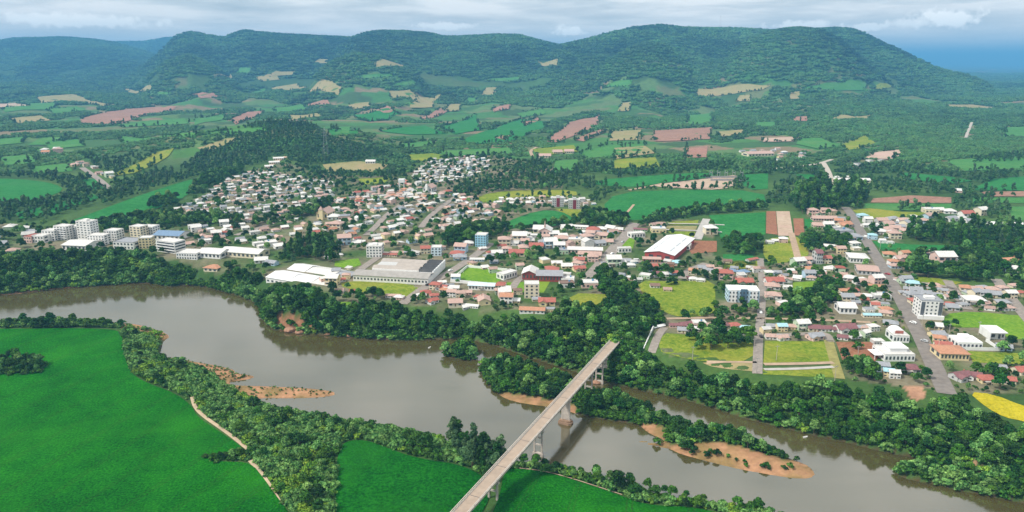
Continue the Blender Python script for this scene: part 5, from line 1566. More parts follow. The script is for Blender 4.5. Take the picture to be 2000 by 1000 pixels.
for n, h in enumerate(big):
    K = KIND[h['k']]
    r = thing('house', h['label'], 'house', (h['X'], h['Y'], h['Z']), h['rz'], 'houses of the riverside town', h['s'])
    o = obj('wall', K['wall'], None, r)
    over(o, WM[h['wall']])
    o = obj('roof', K['roof'], None, r)
    over(o, RM[h['roof']])
    full = h['size'] > 24
    for nm, me_, loc, rz in K['parts']:
        if nm in ('window', 'door') or full:
            if not full and nm == 'window' and abs(rz) > 0:
                continue
            o = obj(nm, me_, None, r, loc)
            o.rotation_euler = (0, 0, rz)

# rest of the houses: one mesh
VV, FF, CC = [], [], []
off = 0
for h in rest:
    c, s = math.cos(h['rz']), math.sin(h['rz'])
    k = h['s']
    K = KIND[h['k']]
    for me_, cc in ((K['wall'], WALLC[h['wall']]), (K['roof'], ROOFC[h['roof']]), (WIN, None)):
        vs = np.array([v.co[:] for v in me_.vertices])
        if cc is None:
            fl = [x for x in K['parts'] if x[0] == 'window' and x[3] == 0][:3]
            sets = [(vs + np.array(x[2]), (.05, .05, .055)) for x in fl]
        else:
            j = rng.uniform(.8, 1.15)
            sets = [(vs, tuple(min(.85, q * j) for q in cc))]
        for vs_, cl in sets:
            v = vs_ * k
            VV.append(np.stack([v[:, 0] * c - v[:, 1] * s + h['X'], v[:, 0] * s + v[:, 1] * c + h['Y'], v[:, 2] + h['Z']], 1))
            CC += [cl + (1,)] * len(v)
            for p in me_.polygons:
                FF.append([i + off for i in p.vertices])
            off += len(v)
me = bpy.data.meshes.new('townhouses')
me.from_pydata(np.vstack(VV).tolist(), [], FF)
ca = me.color_attributes.new('paint', 'FLOAT_COLOR', 'POINT')
ca.data.foreach_set('color', np.array(CC, np.float32).ravel())
pm = bpy.data.materials.new('town_paint')
pm.use_nodes = True
t = NT(pm.node_tree)
ac = t.n('ShaderNodeAttribute', attribute_name='paint', attribute_type='GEOMETRY').outputs['Color']
geo = t.n('ShaderNodeNewGeometry').outputs['Position']
no = t.n('ShaderNodeTexNoise', {'Vector': geo, 'Scale': 0.6, 'Detail': 4.0}).outputs['Fac']
cl = t.mix(1.0, ac, t.ramp(no, [(0.3, .8), (0.7, 1.1)]), 'MULTIPLY')
b = t.n('ShaderNodeBsdfPrincipled', {'Base Color': cl, 'Roughness': 0.85, 'Specular IOR Level': 0.2})
t.n('ShaderNodeOutputMaterial', {'Surface': b.outputs[0]})
tag(obj('townhouses', me, pm), 'mass of smaller pale and pink roofed houses spreading over the town behind', 'house', kind='stuff')
print('houses', len(HOUSES), 'big', len(big), 'rest', len(rest))

# ------------------------------------------------------------------ cars, poles, boats
def car(x, y, rz, m, label, van=False):
    P = g1(x, y)
    r = thing('parked_car' if not van else 'parked_van', label, 'van' if van else 'car', (P[0], P[1], P[2] + .25), rz, 'vehicles in the streets')
    pr = [(-2.1, .35), (2.1, .35), (2.1, .85), (1.2, .95), (.75, 1.45), (-1.2, 1.45), (-1.9, .95), (-2.1, .85)] if not van else [(-2.4, .4), (2.4, .4), (2.4, 1.1), (1.9, 1.9), (-2.4, 2.0)]
    obj('body', MB().extrude_y(pr, -.85, .85), m, r)
    obj('windscreen', MB().extrude_y([(.78, 1.40), (1.16, .98), (1.22, 1.0), (.84, 1.44)] if not van else [(1.93, 1.86), (2.3, 1.25), (2.36, 1.27), (1.99, 1.88)], -.72, .72), GLASS, r)
    for s in (-1, 1):
        obj('side_window', MB().extrude_y([(-1.5, 1.0), (.95, 1.0), (.66, 1.38), (-1.15, 1.38)] if not van else [(.8, 1.2), (2.1, 1.2), (1.8, 1.75), (.8, 1.75)], s * .86 - .015, s * .86 + .015), GLASS, r)
        for xx in (-1.35, 1.35):
            obj('wheel', MB().cyl((xx, s * .62, .33), (xx, s * .9, .33), .33, .33, 10), DARKM, r)


PC = {'white': WHITE, 'black': mat('black_paint', (.02, .02, .022), .3, spec=.6), 'silver': mat('silver_paint', (.45, .46, .47), .35, spec=.6), 'red': mat('red_paint', (.40, .03, .03), .35, spec=.6)}
car(1486, 659, 1.5, PC['black'], 'black car driving down the straight street past the small houses')
car(1805, 668, 2.2, PC['silver'], 'silver car on the long road beside the orange roofed house')
car(1783, 632, 2.2, PC['white'], 'white car on the long road near the meadow corner')
car(1733, 537, 2.1, PC['red'], 'red car on the long road beside the striped depot')
car(1690, 464, 2.0, PC['white'], 'white van on the upper part of the long road', True)
car(1196, 497, .8, PC['white'], 'white car crossing the wide street towards the warehouse')
car(1216, 474, .9, PC['silver'], 'silver car on the upper half of the wide street')
car(1243, 510, .1, PC['white'], 'white van parked before the warehouse', True)
car(1228, 509, .1, PC['red'], 'red car parked left of the warehouse')
car(880, 530, .7, PC['white'], 'white car on the street between factory and football pitch')
car(836, 558, .7, PC['black'], 'black car at the lower corner of the factory street')
car(1876, 587, .9, PC['silver'], 'silver car in the side street right of the long road')
car(1485, 612, 1.5, PC['white'], 'white car parked below the blue school')


def pole(x, y, h, label):
    P = g1(x, y)
    r = thing('utility_pole', label, 'utility pole', (P[0], P[1], P[2] - .2), rng.uniform(-.3, .3), 'utility poles along the streets')
    obj('pole', MB().cyl((0, 0, 0), (0, 0, h), .17, .12, 6), CONCRETE, r)
    obj('cross_arm', MB().box(-1.1, 1.1, -.08, .08, h - .8, h - .6), METAL, r)
    for s in (-1, 0, 1):
        obj('insulator', MB().cyl((s * .9, 0, h - .6), (s * .9, 0, h - .3), .08, .06, 6), CONCRETE, r)


PLS = [(1477, 729, 'at the lower end of the straight street'), (1472, 690, 'beside the bushy meadow'), (1494, 640, 'by the turquoise roofed house'), (1496, 585, 'opposite the blue school'), (1352, 706, 'in the lower dry meadow'),
       (1516, 704, 'in the green plot right of the straight street'), (1674, 705, 'at the lower edge of the red earth plot'), (1831, 690, 'before the orange hall'), (1800, 640, 'near the rounded villa'), (1765, 575, 'by the dark panelled block'),
       (1740, 530, 'beside the striped depot'), (1718, 490, 'by the green strip on the long road'), (1852, 660, 'in the green meadow by the gabled house'), (1910, 655, 'behind the walled villa'), (870, 520, 'beside the factory sawtooth roof'),
       (812, 582, 'at the corner of the yellow meadow'), (1180, 520, 'on the wide street'), (1630, 745, 'at the foot of the grass track')]
for x, y, l in PLS:
    pole(x, y, 9.5, 'thin grey utility pole ' + l)


def boat(x, y, rz, label):
    P = unproj_z([(x, y)], 0)[0]
    r = thing('rowing_boat', label, 'boat', (P[0], P[1], .05), rz, None, .6)
    prof = [(-2.2, -.75), (.8, -.8), (2.2, -.25), (2.6, 0), (2.2, .25), (.8, .8), (-2.2, .75)]
    m = MB()
    n = len(prof)
    m.add([(a * .85, b_ * .7, -.2) for a, b_ in prof] + [(a, b_, .55) for a, b_ in prof] + [(a * .9, b_ * .85, .5) for a, b_ in prof] + [(a * .8, b_ * .65, .05) for a, b_ in prof],
          [tuple(range(n - 1, -1, -1))] + [(i + l * n, (i + 1) % n + l * n, n + (i + 1) % n + l * n, n + i + l * n) for l in range(3) for i in range(n)] + [tuple(range(3 * n, 4 * n))])
    obj('hull', m, WHITE, r)
    for xx in (-1.2, .5):
        obj('thwart', MB().box(xx - .15, xx + .15, -.6, .6, .32, .38), DOOR, r)


boat(1573, 854, .4, 'small white boat close under the wooded right bank')
boat(839, 679, 1.2, 'small white boat on the dark water left of the bushy islet')

# clay rocks at the cliff foot
for i, (x, y, sc, lb) in enumerate(((566, 646, 3.2, 'largest reddish boulder at the foot of the clay cliff'), (585, 650, 2.4, 'middle reddish boulder at the foot of the clay cliff'), (640, 653, 2.0, 'pale boulder by the water right of the clay cliff'),
                                   (680, 656, 1.6, 'small brown boulder on the town bank waterline'), (1165, 748, 2.2, 'pale boulder beside the bridge pier footing'), (1133, 742, 2.6, 'flat pale boulder left of the bridge piers'))):
    P = g1(x, y)
    bm = bmesh.new()
    bmesh.ops.create_icosphere(bm, subdivisions=2, radius=1)
    for v_ in bm.verts:
        v_.co *= 1 + .35 * (float(vnoise(np.array([v_.co.x * 1.7 + i * 9]), np.array([v_.co.y * 1.7 + v_.co.z * 2.3]))[0]) - .5)
        v_.co.z *= .6
    me = bpy.data.meshes.new('boulder')
    bm.to_mesh(me)
    bm.free()
    o = obj('boulder', me, mat('clay_rock', (.34, .19, .12), .9, .25, .5, bump=.5), None, (P[0], P[1], max(P[2], 0) + .2 * sc))
    o.scale = (sc * 1.3, sc, sc)
    tag(o, lb, 'boulder', 'boulders on the town bank')
# ------------------------------------------------------------------ trees
LEAF = [foliage('leaves_deep', (.002, .018, .003), (.034, .130, .012)), foliage('leaves_mid', (.004, .032, .003), (.075, .205, .016)), foliage('leaves_light', (.014, .090, .012), (.210, .400, .100)),
        foliage('leaves_grey', (.010, .045, .016), (.095, .180, .065))]
HILLLEAF = foliage('leaves_hill', (.002, .026, .007), (.075, .185, .045), 0.03, True)
MIDLEAF = foliage('leaves_hedge', (.003, .028, .007), (.075, .195, .040), 0.03)
BARK = mat('bark', (.13, .095, .065), .9, .3, 1.0)


def ico(sub=1):
    bm = bmesh.new()
    bmesh.ops.create_icosphere(bm, subdivisions=sub, radius=1)
    V = np.array([v.co[:] for v in bm.verts])
    F = np.array([[v.index for v in f.verts] for f in bm.faces])
    bm.free()
    return V, F


ICO1, ICO2 = ico(1), ico(2)


def crown_arrays(r, lobes, ncard, card, seed, core=.66):
    """lobes: (x, y, z, radius); leaf clumps as small bent triangles over each lobe plus a rough core"""
    g = np.random.default_rng(seed)
    V, F, T = [], [], []
    n = 0
    for (x, y, z, rad, flat) in lobes:
        lt = g.uniform(0, .35)
        v, f = ICO1
        vv = v * rad * core * (1 + .3 * (g.random((len(v), 1)) - .5)) * np.array([1, 1, flat]) + np.array([x, y, z])
        V.append(vv)
        F.append(f + n)
        T.append(np.clip(lt + g.uniform(-.1, .75, len(vv)), 0, 1))
        n += len(vv)
        d = g.normal(size=(ncard, 3))
        d /= np.linalg.norm(d, axis=1)[:, None]
        d[:, 2] = np.where(d[:, 2] < -.35, -d[:, 2], d[:, 2])
        p = d * rad * g.uniform(.82, 1.12, (ncard, 1)) * np.array([1, 1, flat]) + np.array([x, y, z])
        nn = d + g.normal(0, .55, (ncard, 3))
        nn /= np.linalg.norm(nn, axis=1)[:, None]
        a = np.cross(nn, g.normal(size=(ncard, 3)))
        a /= np.linalg.norm(a, axis=1)[:, None] + 1e-9
        b_ = np.cross(nn, a)
        s = card * g.uniform(.6, 1.4, (ncard, 1))
        q = [p + a * s, p + b_ * s * .8 + nn * s * .15, p - a * s, p - b_ * s * .8 + nn * s * .15]
        idx = np.arange(ncard)
        V += q
        F.append(np.stack([n + idx, n + ncard + idx, n + 2 * ncard + idx], 1))
        F.append(np.stack([n + idx, n + 2 * ncard + idx, n + 3 * ncard + idx], 1))
        tt = np.clip(lt + g.uniform(-.1, .75, ncard), 0, 1)
        T += [tt] * 4
        n += 4 * ncard
    return np.vstack(V), np.vstack(F), np.concatenate(T)


def with_tint(name, V, F, T, m):
    me = npmesh(name, V, F)
    at = me.attributes.new('tint', 'FLOAT', 'POINT')
    at.data.foreach_set('value', T.astype(np.float32))
    me.materials.append(m)
    return me


def lobes_round(g, R, H0, H1, n):
    L = []
    for k in range(n):
        a = k * 2.4 + g.uniform(-.5, .5)
        rr = R * math.sqrt((k + .4) / n) * .68
        z = H0 + (H1 - H0) * (1 - .75 * (rr / (R * .7)) ** 2) * g.uniform(.72, 1.0)
        rad = R * g.uniform(.34, .50)
        L.append((math.cos(a) * rr, math.sin(a) * rr, min(z, H1 - rad * .6), rad, g.uniform(.7, .9)))
    return L


def trunk_mb(h, r, R, g, limbs=4):
    m = MB().cyl((0, 0, -1.0), (g.uniform(-.15, .15), g.uniform(-.15, .15), h), r, r * .6, 6)
    for k in range(limbs):
        a = k * 6.28 / limbs + g.uniform(-.4, .4)
        m.cyl((0, 0, h * g.uniform(.65, .95)), (math.cos(a) * R * .5, math.sin(a) * R * .5, h + R * g.uniform(.3, .7)), r * .5, r * .18, 5)
    return m


TREES = []      # prototypes: crown mesh, trunk mesh, height, radius
for sd in range(4):
    g = np.random.default_rng(100 + sd)
    L = lobes_round(g, 4.2, 3.0, 9.5 + sd * .4, 8 + sd)
    V, F, T = crown_arrays(4, L, 75, .62, 200 + sd)
    TREES.append(dict(nm='broadleaf_tree', crown=with_tint('crown', V, F, T, LEAF[0]), trunk=trunk_mb(3.6, .30, 3.5, g).mesh('trunk'), h=10.5, r=4.4))
for sd in range(2):
    g = np.random.default_rng(120 + sd)
    L = [(g.normal(0, .8), g.normal(0, .8), 5 + 10.5 * k / 8, 2.0 * (1 - .45 * abs(k - 3) / 6) * g.uniform(.8, 1.1), 1.15) for k in range(9)]
    V, F, T = crown_arrays(4, L, 60, .55, 220 + sd)
    TREES.append(dict(nm='eucalyptus_tree', crown=with_tint('crown', V, F, T, LEAF[3]), trunk=trunk_mb(8, .26, 1.6, g).mesh('trunk'), h=17, r=2.6))
BUSH = []
for sd in range(3):
    g = np.random.default_rng(140 + sd)
    L = lobes_round(g, 1.7, .3, 2.4, 5)
    V, F, T = crown_arrays(2, L, 34, .36, 240 + sd)
    BUSH.append(with_tint('foliage', V, F, T, LEAF[1]))
for me_ in [d['trunk'] for d in TREES]:
    me_.materials.append(BARK)


def lod_mesh(name, sd, m, kind='round'):
    g = np.random.default_rng(sd)
    if kind == 'round':
        L = lobes_round(g, 4.0, 2.2, 8.5, 5)
        V, F, T = crown_arrays(4, L, 22, 1.0, sd + 1, .92)
    elif kind == 'tall':
        L = [(g.normal(0, .7), g.normal(0, .7), 4 + 10 * k / 5, 2.3 * g.uniform(.8, 1.1), 1.3) for k in range(5)]
        V, F, T = crown_arrays(4, L, 20, .9, sd + 1, .92)
    else:
        L = []
        for k in range(16):
            L.append((g.uniform(-16, 16), g.uniform(-16, 16), g.uniform(3.5, 7.5), g.uniform(3.4, 5.6), g.uniform(.8, 1.15)))
        V, F, T = crown_arrays(4, L, 9, 1.7, sd + 1, .95)
    return with_tint(name, V, F, T, m)


def proto(name, me):
    return bpy.data.objects.new(name, me)      # never linked: only a source for scattered masses


LODS = [proto('canopy', lod_mesh('canopy', 300 + k, MIDLEAF)) for k in range(4)]
TALL = [proto('canopy', lod_mesh('canopy', 320 + k, (LEAF[3], MIDLEAF)[k], 'tall')) for k in range(2)]
CLUMP = [proto('canopy', lod_mesh('canopy', 340 + k, HILLLEAF, 'clump')) for k in range(5)]
BSH = [proto('bush', BUSH[k]) for k in range(3)]
BSHL = []
WEED = foliage('leaves_weed', (.040, .140, .010), (.250, .410, .040), 0.03)
for k in range(3):
    me_ = BUSH[k].copy()
    me_.materials.clear()
    me_.materials.append(LEAF[2] if k < 2 else WEED)
    BSHL.append(proto('bush', me_))


def scatter(name, pts, scale, protos, pick=None, label=None, cat=None, tone=None):
    """one object: plants on scattered points"""
    n = len(pts)
    me = bpy.data.meshes.new(name)
    me.vertices.add(n)
    me.vertices.foreach_set('co', np.asarray(pts, np.float32).ravel())
    for nm, ty, val in (('pick', 'INT', rng.integers(0, len(protos), n) if pick is None else pick), ('spin', 'FLOAT', rng.uniform(0, 6.28, n))) + ((('tone', 'FLOAT', tone),) if tone is not None else ()):
        a = me.attributes.new(nm, ty, 'POINT')
        a.data.foreach_set('value', np.asarray(val, np.int32 if ty == 'INT' else np.float32))
    a = me.attributes.new('size', 'FLOAT_VECTOR', 'POINT')
    a.data.foreach_set('vector', np.asarray(scale, np.float32).ravel())
    o = obj(name, me)
    ng = bpy.data.node_groups.new(name, 'GeometryNodeTree')
    ng.interface.new_socket('Geometry', in_out='INPUT', socket_type='NodeSocketGeometry')
    ng.interface.new_socket('Geometry', in_out='OUTPUT', socket_type='NodeSocketGeometry')
    N = ng.nodes
    gi, go = N.new('NodeGroupInput'), N.new('NodeGroupOutput')
    iop = N.new('GeometryNodeInstanceOnPoints')
    jn = N.new('GeometryNodeJoinGeometry')
    for p in reversed(protos):
        q = N.new('GeometryNodeObjectInfo')
        q.inputs['Object'].default_value = p
        q.inputs['As Instance'].default_value = True
        ng.links.new(q.outputs['Geometry'], jn.inputs[0])

    def attr(nm, dt):
        a = N.new('GeometryNodeInputNamedAttribute')
        a.data_type = dt
        a.inputs['Name'].default_value = nm
        return a.outputs[0]
    cx = N.new('ShaderNodeCombineXYZ')
    ng.links.new(attr('spin', 'FLOAT'), cx.inputs['Z'])
    mp = N.new('GeometryNodeMeshToPoints')
    ng.links.new(gi.outputs[0], mp.inputs['Mesh'])
    ng.links.new(mp.outputs[0], iop.inputs['Points'])
    ng.links.new(jn.outputs[0], iop.inputs['Instance'])
    iop.inputs['Pick Instance'].default_value = True
    ng.links.new(attr('pick', 'INT'), iop.inputs['Instance Index'])
    ng.links.new(cx.outputs[0], iop.inputs['Rotation'])
    ng.links.new(attr('size', 'FLOAT_VECTOR'), iop.inputs['Scale'])
    ng.links.new(iop.outputs[0], go.inputs[0])
    md = o.modifiers.new('scatter', 'NODES')
    md.node_group = ng
    tag(o, label, cat, kind='stuff')
    return o


# ------------------------------------------------------------------ where they stand
HS_ = np.array([(h['X'], h['Y'], h['r']) for h in HOUSES])
CELL = {}
for X, Y, R_ in list(map(tuple, HS_)) + [(b_[0], b_[1], b_[2] - 1.0) for b_ in BLOCKS]:
    CELL.setdefault((int(X // 20), int(Y // 20)), []).append((X, Y, R_))
CLEARB = [(p, p.min(0), p.max(0)) for p in CLEAR]


def keep_free(x, y, fields=True, houses=True, margin=2.0, fm=0.0):
    ok = np.ones(len(x), bool)
    if fields:
        for p, lo, hi in CLEARB:
            ok &= ~pip(x, y, p)
    if houses:
        for i in np.nonzero(ok)[0]:
            cx_, cy_ = int(x[i] // 20), int(y[i] // 20)
            for a in (-1, 0, 1):
                for b_ in (-1, 0, 1):
                    for X, Y, R_ in CELL.get((cx_ + a, cy_ + b_), ()):
                        if (x[i] - X) ** 2 + (y[i] - Y) ** 2 < (R_ * .85 + margin) ** 2 or (abs(x[i] - X) < R_ and 0 < Y - y[i] < R_ + margin + 2.5):
                            ok[i] = False
    for c_, w_ in ROADS:
        lo, hi = c_.min(0) - w_, c_.max(0) + w_
        m = ok & (x > lo[0]) & (x < hi[0]) & (y > lo[1]) & (y < hi[1])
        if m.any():
            ok[np.nonzero(m)[0]] &= pldist(x[m], y[m], c_) > w_ / 2 + margin * .7
    return ok


def sample(poly, spacing, jitter=.8):
    poly = np.asarray(poly)
    lo, hi = poly.min(0), poly.max(0)
    gx, gy = np.meshgrid(np.arange(lo[0], hi[0], spacing), np.arange(lo[1], hi[1], spacing))
    x, y = gx.ravel() + rng.uniform(-.5, .5, gx.size) * spacing * jitter, gy.ravel() + rng.uniform(-.5, .5, gx.size) * spacing * jitter
    m = pip(x, y, poly)
    return x[m], y[m]


def dry(x, y, z0=.35):
    return zat(x, y) > z0


TP, BP, BPL = [], [], []      # trees: x, y, proto, scale ; bushes ; light bushes


def plant(poly, spacing, protos, smin, smax, fields=True, houses=True, p=1.0, margin=2.0, z0=.35, zone='', clayfree=True):
    x, y = sample(poly, spacing)
    m = dry(x, y, z0) & (rng.random(len(x)) < p)
    x, y = x[m], y[m]
    if clayfree:
        for c_ in CLAY:
            m = ~pip(x, y, c_)
            x, y = x[m], y[m]
    m = keep_free(x, y, fields, houses, margin)
    x, y = x[m], y[m]
    # keep the bridge deck clear
    tb = (A[0] - x) * dirb[0] + (A[1] - y) * dirb[1]
    sb = np.abs(-(x - A[0]) * dirb[1] + (y - A[1]) * dirb[0])
    m = ~((tb > -1) & (tb < BL) & (sb < 7.0))
    x, y = x[m], y[m]
    for X, Y in zip(x, y):
        TP.append((X, Y, int(rng.choice(protos)), (smin * .85 + (smax * 1.12 - smin * .85) * rng.random() ** 1.4) * (1.28 if rng.random() < .05 else 1), zone))


def bushes(poly, spacing, smin, smax, p=1.0, z0=.35, light=.3, fields=True, houses=True):
    x, y = sample(poly, spacing)
    m = dry(x, y, z0) & (rng.random(len(x)) < p)
    x, y = x[m], y[m]
    for c_ in CLAY:
        m = ~pip(x, y, c_) | (rng.random(len(x)) < .12)
        x, y = x[m], y[m]
    m = keep_free(x, y, fields, houses, .5)
    x, y = x[m], y[m]
    nz = vnoise(x / 12, y / 12, 70)
    for X, Y, q in zip(x, y, nz):
        (BPL if q < light else BP).append((X, Y, rng.uniform(smin, smax)))


NB = gpoly([(-260, 520), (-100, 512), (0, 520), (60, 506), (130, 500), (200, 493), (260, 500), (310, 508), (350, 520), (420, 528), (440, 518), (470, 534), (500, 545), (520, 560), (560, 566), (600, 566), (640, 584), (665, 594), (720, 600), (790, 614), (850, 626), (930, 630), (990, 626), (1040, 631), (1080, 630), (1105, 607), (1130, 609), (1185, 607), (1182, 580), (1158, 560), (1163, 540), (1190, 533), (1212, 548), (1238, 572), (1262, 592), (1300, 640), (1288, 636), (1262, 645), (1250, 690), (1300, 720), (1370, 736), (1430, 755), (1480, 760), (1560, 763), (1640, 769), (1720, 779), (1752, 778), (1768, 807), (1800, 807), (1815, 790), (1870, 792), (1905, 817), (1930, 834), (1990, 854), (2100, 884), (2400, 950), (2800, 1180), (2250, 1060), (2000, 990), (1750, 935), (1690, 880), (1500, 834), (1300, 776), (1120, 728), (960, 676), (760, 668), (560, 654), (510, 632), (500, 598), (430, 572), (320, 560), (155, 565), (0, 582), (-300, 600)], 0)
n0 = len(TP)
plant(NB, 3.9, [0, 1, 2, 3], .38, .80, zone='town bank')
LOWL = gpoly([(120, 545), (200, 505), (260, 510), (340, 520), (440, 540), (500, 560), (500, 600), (430, 574), (320, 562), (150, 566)], 0)
TP = TP[:n0] + [q for q in TP[n0:] if not (pip(np.array([q[0]]), np.array([q[1]]), LOWL)[0] and rng.random() < .8)]
SPIT = gpoly([(1725, 918), (1785, 897), (1850, 903), (1900, 913), (2000, 936), (2100, 962), (2100, 1012), (2000, 987), (1870, 960), (1760, 934)], 0)
TP = TP[:n0] + [(q[0], q[1], q[2], q[3] * .5, q[4]) if pip(np.array([q[0]]), np.array([q[1]]), SPIT)[0] else q for q in TP[n0:]]
bushes(NB, 2.6, .8, 1.6, .9, z0=.08, light=.4)
x, y = GX[(GY < 760)], GY[GY < 760]
LB = gpoly([(0, 500), (100, 488), (200, 492), (300, 510), (420, 530), (500, 560), (508, 610), (430, 574), (320, 562), (150, 565), (0, 580)], 0)
bushes(LB, 2.8, .9, 1.7, .9, z0=.08, light=.55)
# bank on the field side
SB = gpoly([(-200, 641), (0, 640), (60, 640), (120, 639), (200, 639), (240, 642), (243, 680), (252, 712), (265, 732), (292, 747), (342, 765), (375, 788), (388, 812), (424, 836), (455, 858), (478, 874), (500, 884),
            (490, 902), (518, 932), (545, 968), (575, 1010), (640, 1120), (655, 1060), (655, 955), (655, 900), (666, 866), (690, 858), (720, 860), (760, 875), (800, 890), (850, 900), (885, 904), (930, 920), (958, 943), (985, 916),
            (1010, 914), (1060, 920), (1110, 933), (1160, 949), (1210, 966), (1250, 982), (1300, 988), (1350, 989), (1400, 1000), (1500, 1033), (1650, 1080), (1650, 1052), (1530, 1009), (1420, 986), (1310, 971),
            (1210, 943), (1110, 919), (1000, 904), (950, 886), (870, 859), (760, 833), (640, 815), (520, 793), (480, 770), (430, 748), (400, 722), (345, 699), (310, 697), (318, 666), (331, 660), (270, 634), (0, 630), (-200, 640)], 0)
SANDY = SAND[0:3] + [SAND[3], SAND[4]]
n0, n1, n2 = len(TP), len(BP), len(BPL)
plant(SB, 9.5, [0, 1, 2, 3],   .36, .66, p=.75, z0=1.6, zone='field bank')
bushes(SB, 1.7, .40, 1.35, .95, z0=.5, light=.72)


def drop_sand(L, k0, prob=.93):
    keep = L[:k0]
    for q in L[k0:]:
        inside = any(pip(np.array([q[0]]), np.array([q[1]]), p)[0] for p in SANDY)
        if not inside or rng.random() > prob:
            keep.append(q)
    return keep


TP, BP, BPL = drop_sand(TP, n0, 1), drop_sand(BP, n1, .90), drop_sand(BPL, n2, .85)
for k_, pr_ in ((1, .5), (2, .22), (0, .35)):
    bushes(SAND[k_], 1.5, .18, .5, pr_, z0=.3, light=.6)
EUC = gpoly([(872, 868), (900, 856), (950, 880), (985, 900), (985, 925), (955, 925), (915, 912)], 0)
plant(EUC, 3.5, [4, 5, 4, 5, 0], .6, .82, fields=False, zone='grove')
for (x_, y_, s_) in ((100, 640, .9), (85, 640, .8), (118, 639, .85), (60, 640, .7), (70, 641, .75), (130, 640, .6), (172, 640, .75), (160, 640, .6), (185, 640, .65), (20, 639, .6), (236, 638, .55), (8, 642, .4),
                     (455, 895, .45), (470, 893, .5), (430, 897, .35), (490, 892, .45)):
    P = g1(x_, y_)
    TP.append((P[0], P[1], int(rng.integers(0, 4)), s_, 'field bank'))
plant(gpoly([(-80, 702), (0, 700), (60, 700), (88, 712), (86, 726), (40, 732), (-80, 733)], 0), 4.6, [0, 1, 2, 3], .38, .55, fields=False, zone='field thicket')
bushes(gpoly([(-80, 702), (0, 700), (60, 700), (90, 712), (86, 728), (40, 734), (-80, 735)], 0), 2.2, .7, 1.2, .9, fields=False)
bushes(gpoly([(395, 892), (430, 888), (500, 880), (500, 900), (430, 904), (400, 900)], 0), 1.8, .5, 1.0, .9, fields=False)
# islands
n1, n2, n0 = len(BP), len(BPL), len(TP)
for k in (0, 1):
    plant(ISL[k], 3.4, [0, 1, 2, 3],   .42 + .12 * (k == 0), .68 + .12 * (k == 0), p=.9, z0=.7 - .5 * (k == 0), zone='island')
    bushes(ISL[k], 1.9, .75, 1.35, .97, z0=.08, light=.3)
TP, BP, BPL = drop_sand(TP, n0, 1), drop_sand(BP, n1, .985), drop_sand(BPL, n2, .985)
# town trees
n0 = len(TP)
plant(TOWN, 8.0, [0, 1, 2, 3], .38, .74, p=.58, margin=2.2, zone='town')
plant(gpoly([(1240, 520), (1640, 500), (1760, 540), (2080, 600), (2080, 770), (1860, 770), (1640, 740), (1480, 640), (1300, 560)], 0), 8.0, [0, 1, 2, 3], .34, .68, p=.5, margin=1.6, zone='town')
bushes(gpoly([(1240, 520), (1640, 500), (1760, 540), (2080, 600), (2080, 770), (1860, 770), (1640, 740), (1480, 640), (1300, 560)], 0), 4.6, .5, 1.0, .5)
for k, wpoly in enumerate(WOODS_NEAR):
    plant(wpoly, 5.6 if k != 8 else 6.5, [0, 1, 2, 3] if k not in (0, 6, 8) else [0, 1, 4, 5], .5, .9 if k != 8 else 1.25, fields=False, zone='town wood')
bushes(gpoly([(840, 575), (1090, 590), (1040, 612), (900, 605)], 0), 5, .5, 1., .6)


def hedge(px, width, spacing, protos=(0, 1, 2, 3), smin=.5, smax=.8, zone='town', fields=False):
    c_ = ground(smooth_line(np.array(px, float), 1))[:, :2]
    seg = np.hypot(*np.diff(c_, axis=0).T)
    L_ = np.concatenate([[0], np.cumsum(seg)])
    n_ = int(L_[-1] / spacing * max(1, width / spacing))
    tt = rng.uniform(0, L_[-1], n_)
    x_, y_ = np.interp(tt, L_, c_[:, 0]) + rng.normal(0, width / 2.5, n_), np.interp(tt, L_, c_[:, 1]) + rng.normal(0, width / 2.5, n_)
    m_ = keep_free(x_, y_, fields, True, 1.5)
    for X, Y in zip(x_[m_], y_[m_]):
        TP.append((X, Y, int(rng.choice(protos)), rng.uniform(smin, smax), zone))


hedge([(1050, 914), (1130, 931), (1200, 950), (1280, 970), (1350, 982), (1430, 991), (1510, 1004)], 7, 4.5, smin=.34, smax=.58, zone='field bank')
hedge([(1305, 824), (1350, 837), (1400, 847), (1440, 857), (1480, 871), (1522, 887)], 5, 2.6, smin=.26, smax=.44, zone='island')
hedge([(1010, 900), (1045, 908)], 6, 4, smin=.4, smax=.6, zone='field bank')
hedge([(690, 573), (760, 585), (830, 592)], 5, 4)
hedge([(1285, 620), (1400, 618)], 3, 3, smin=.35, smax=.5)
hedge([(1500, 618), (1560, 612), (1640, 615), (1700, 622)], 5, 3.5, smin=.4, smax=.6)
hedge([(1130, 562), (1185, 566)], 3, 3, smin=.4, smax=.55)
hedge([(1120, 478), (1190, 482)], 3, 3.5, smin=.4, smax=.55)
hedge([(1850, 745), (1930, 735), (1990, 732)], 6, 4, smin=.5, smax=.8)
hedge([(1925, 672), (1900, 690)], 2, 4, smin=.3, smax=.4)
hedge([(1640, 700), (1650, 735), (1720, 745)], 6, 4, smin=.4, smax=.7)
hedge([(270, 420), (265, 426)], 2, 5)
hedge([(1215, 470), (1200, 492)], 4, 4, smin=.35, smax=.5)
hedge([(1655, 430), (1690, 480), (1715, 520), (1735, 555)], 2, 9, smin=.35, smax=.55)
hedge([(1760, 600), (1790, 655), (1815, 710)], 3, 9, smin=.4, smax=.6)
# hedgerows and woods of the middle distance
MID = []


def far_wood(px, spacing=8.0, p=1.0):
    x_, y_ = sample(gpoly(px, 0), spacing)
    m_ = (rng.random(len(x_)) < p)
    x_, y_ = x_[m_], y_[m_]
    m_ = keep_free(x_, y_, False, True, 2)
    MID.extend(zip(x_[m_], y_[m_], rng.uniform(.5, .9, m_.sum())))


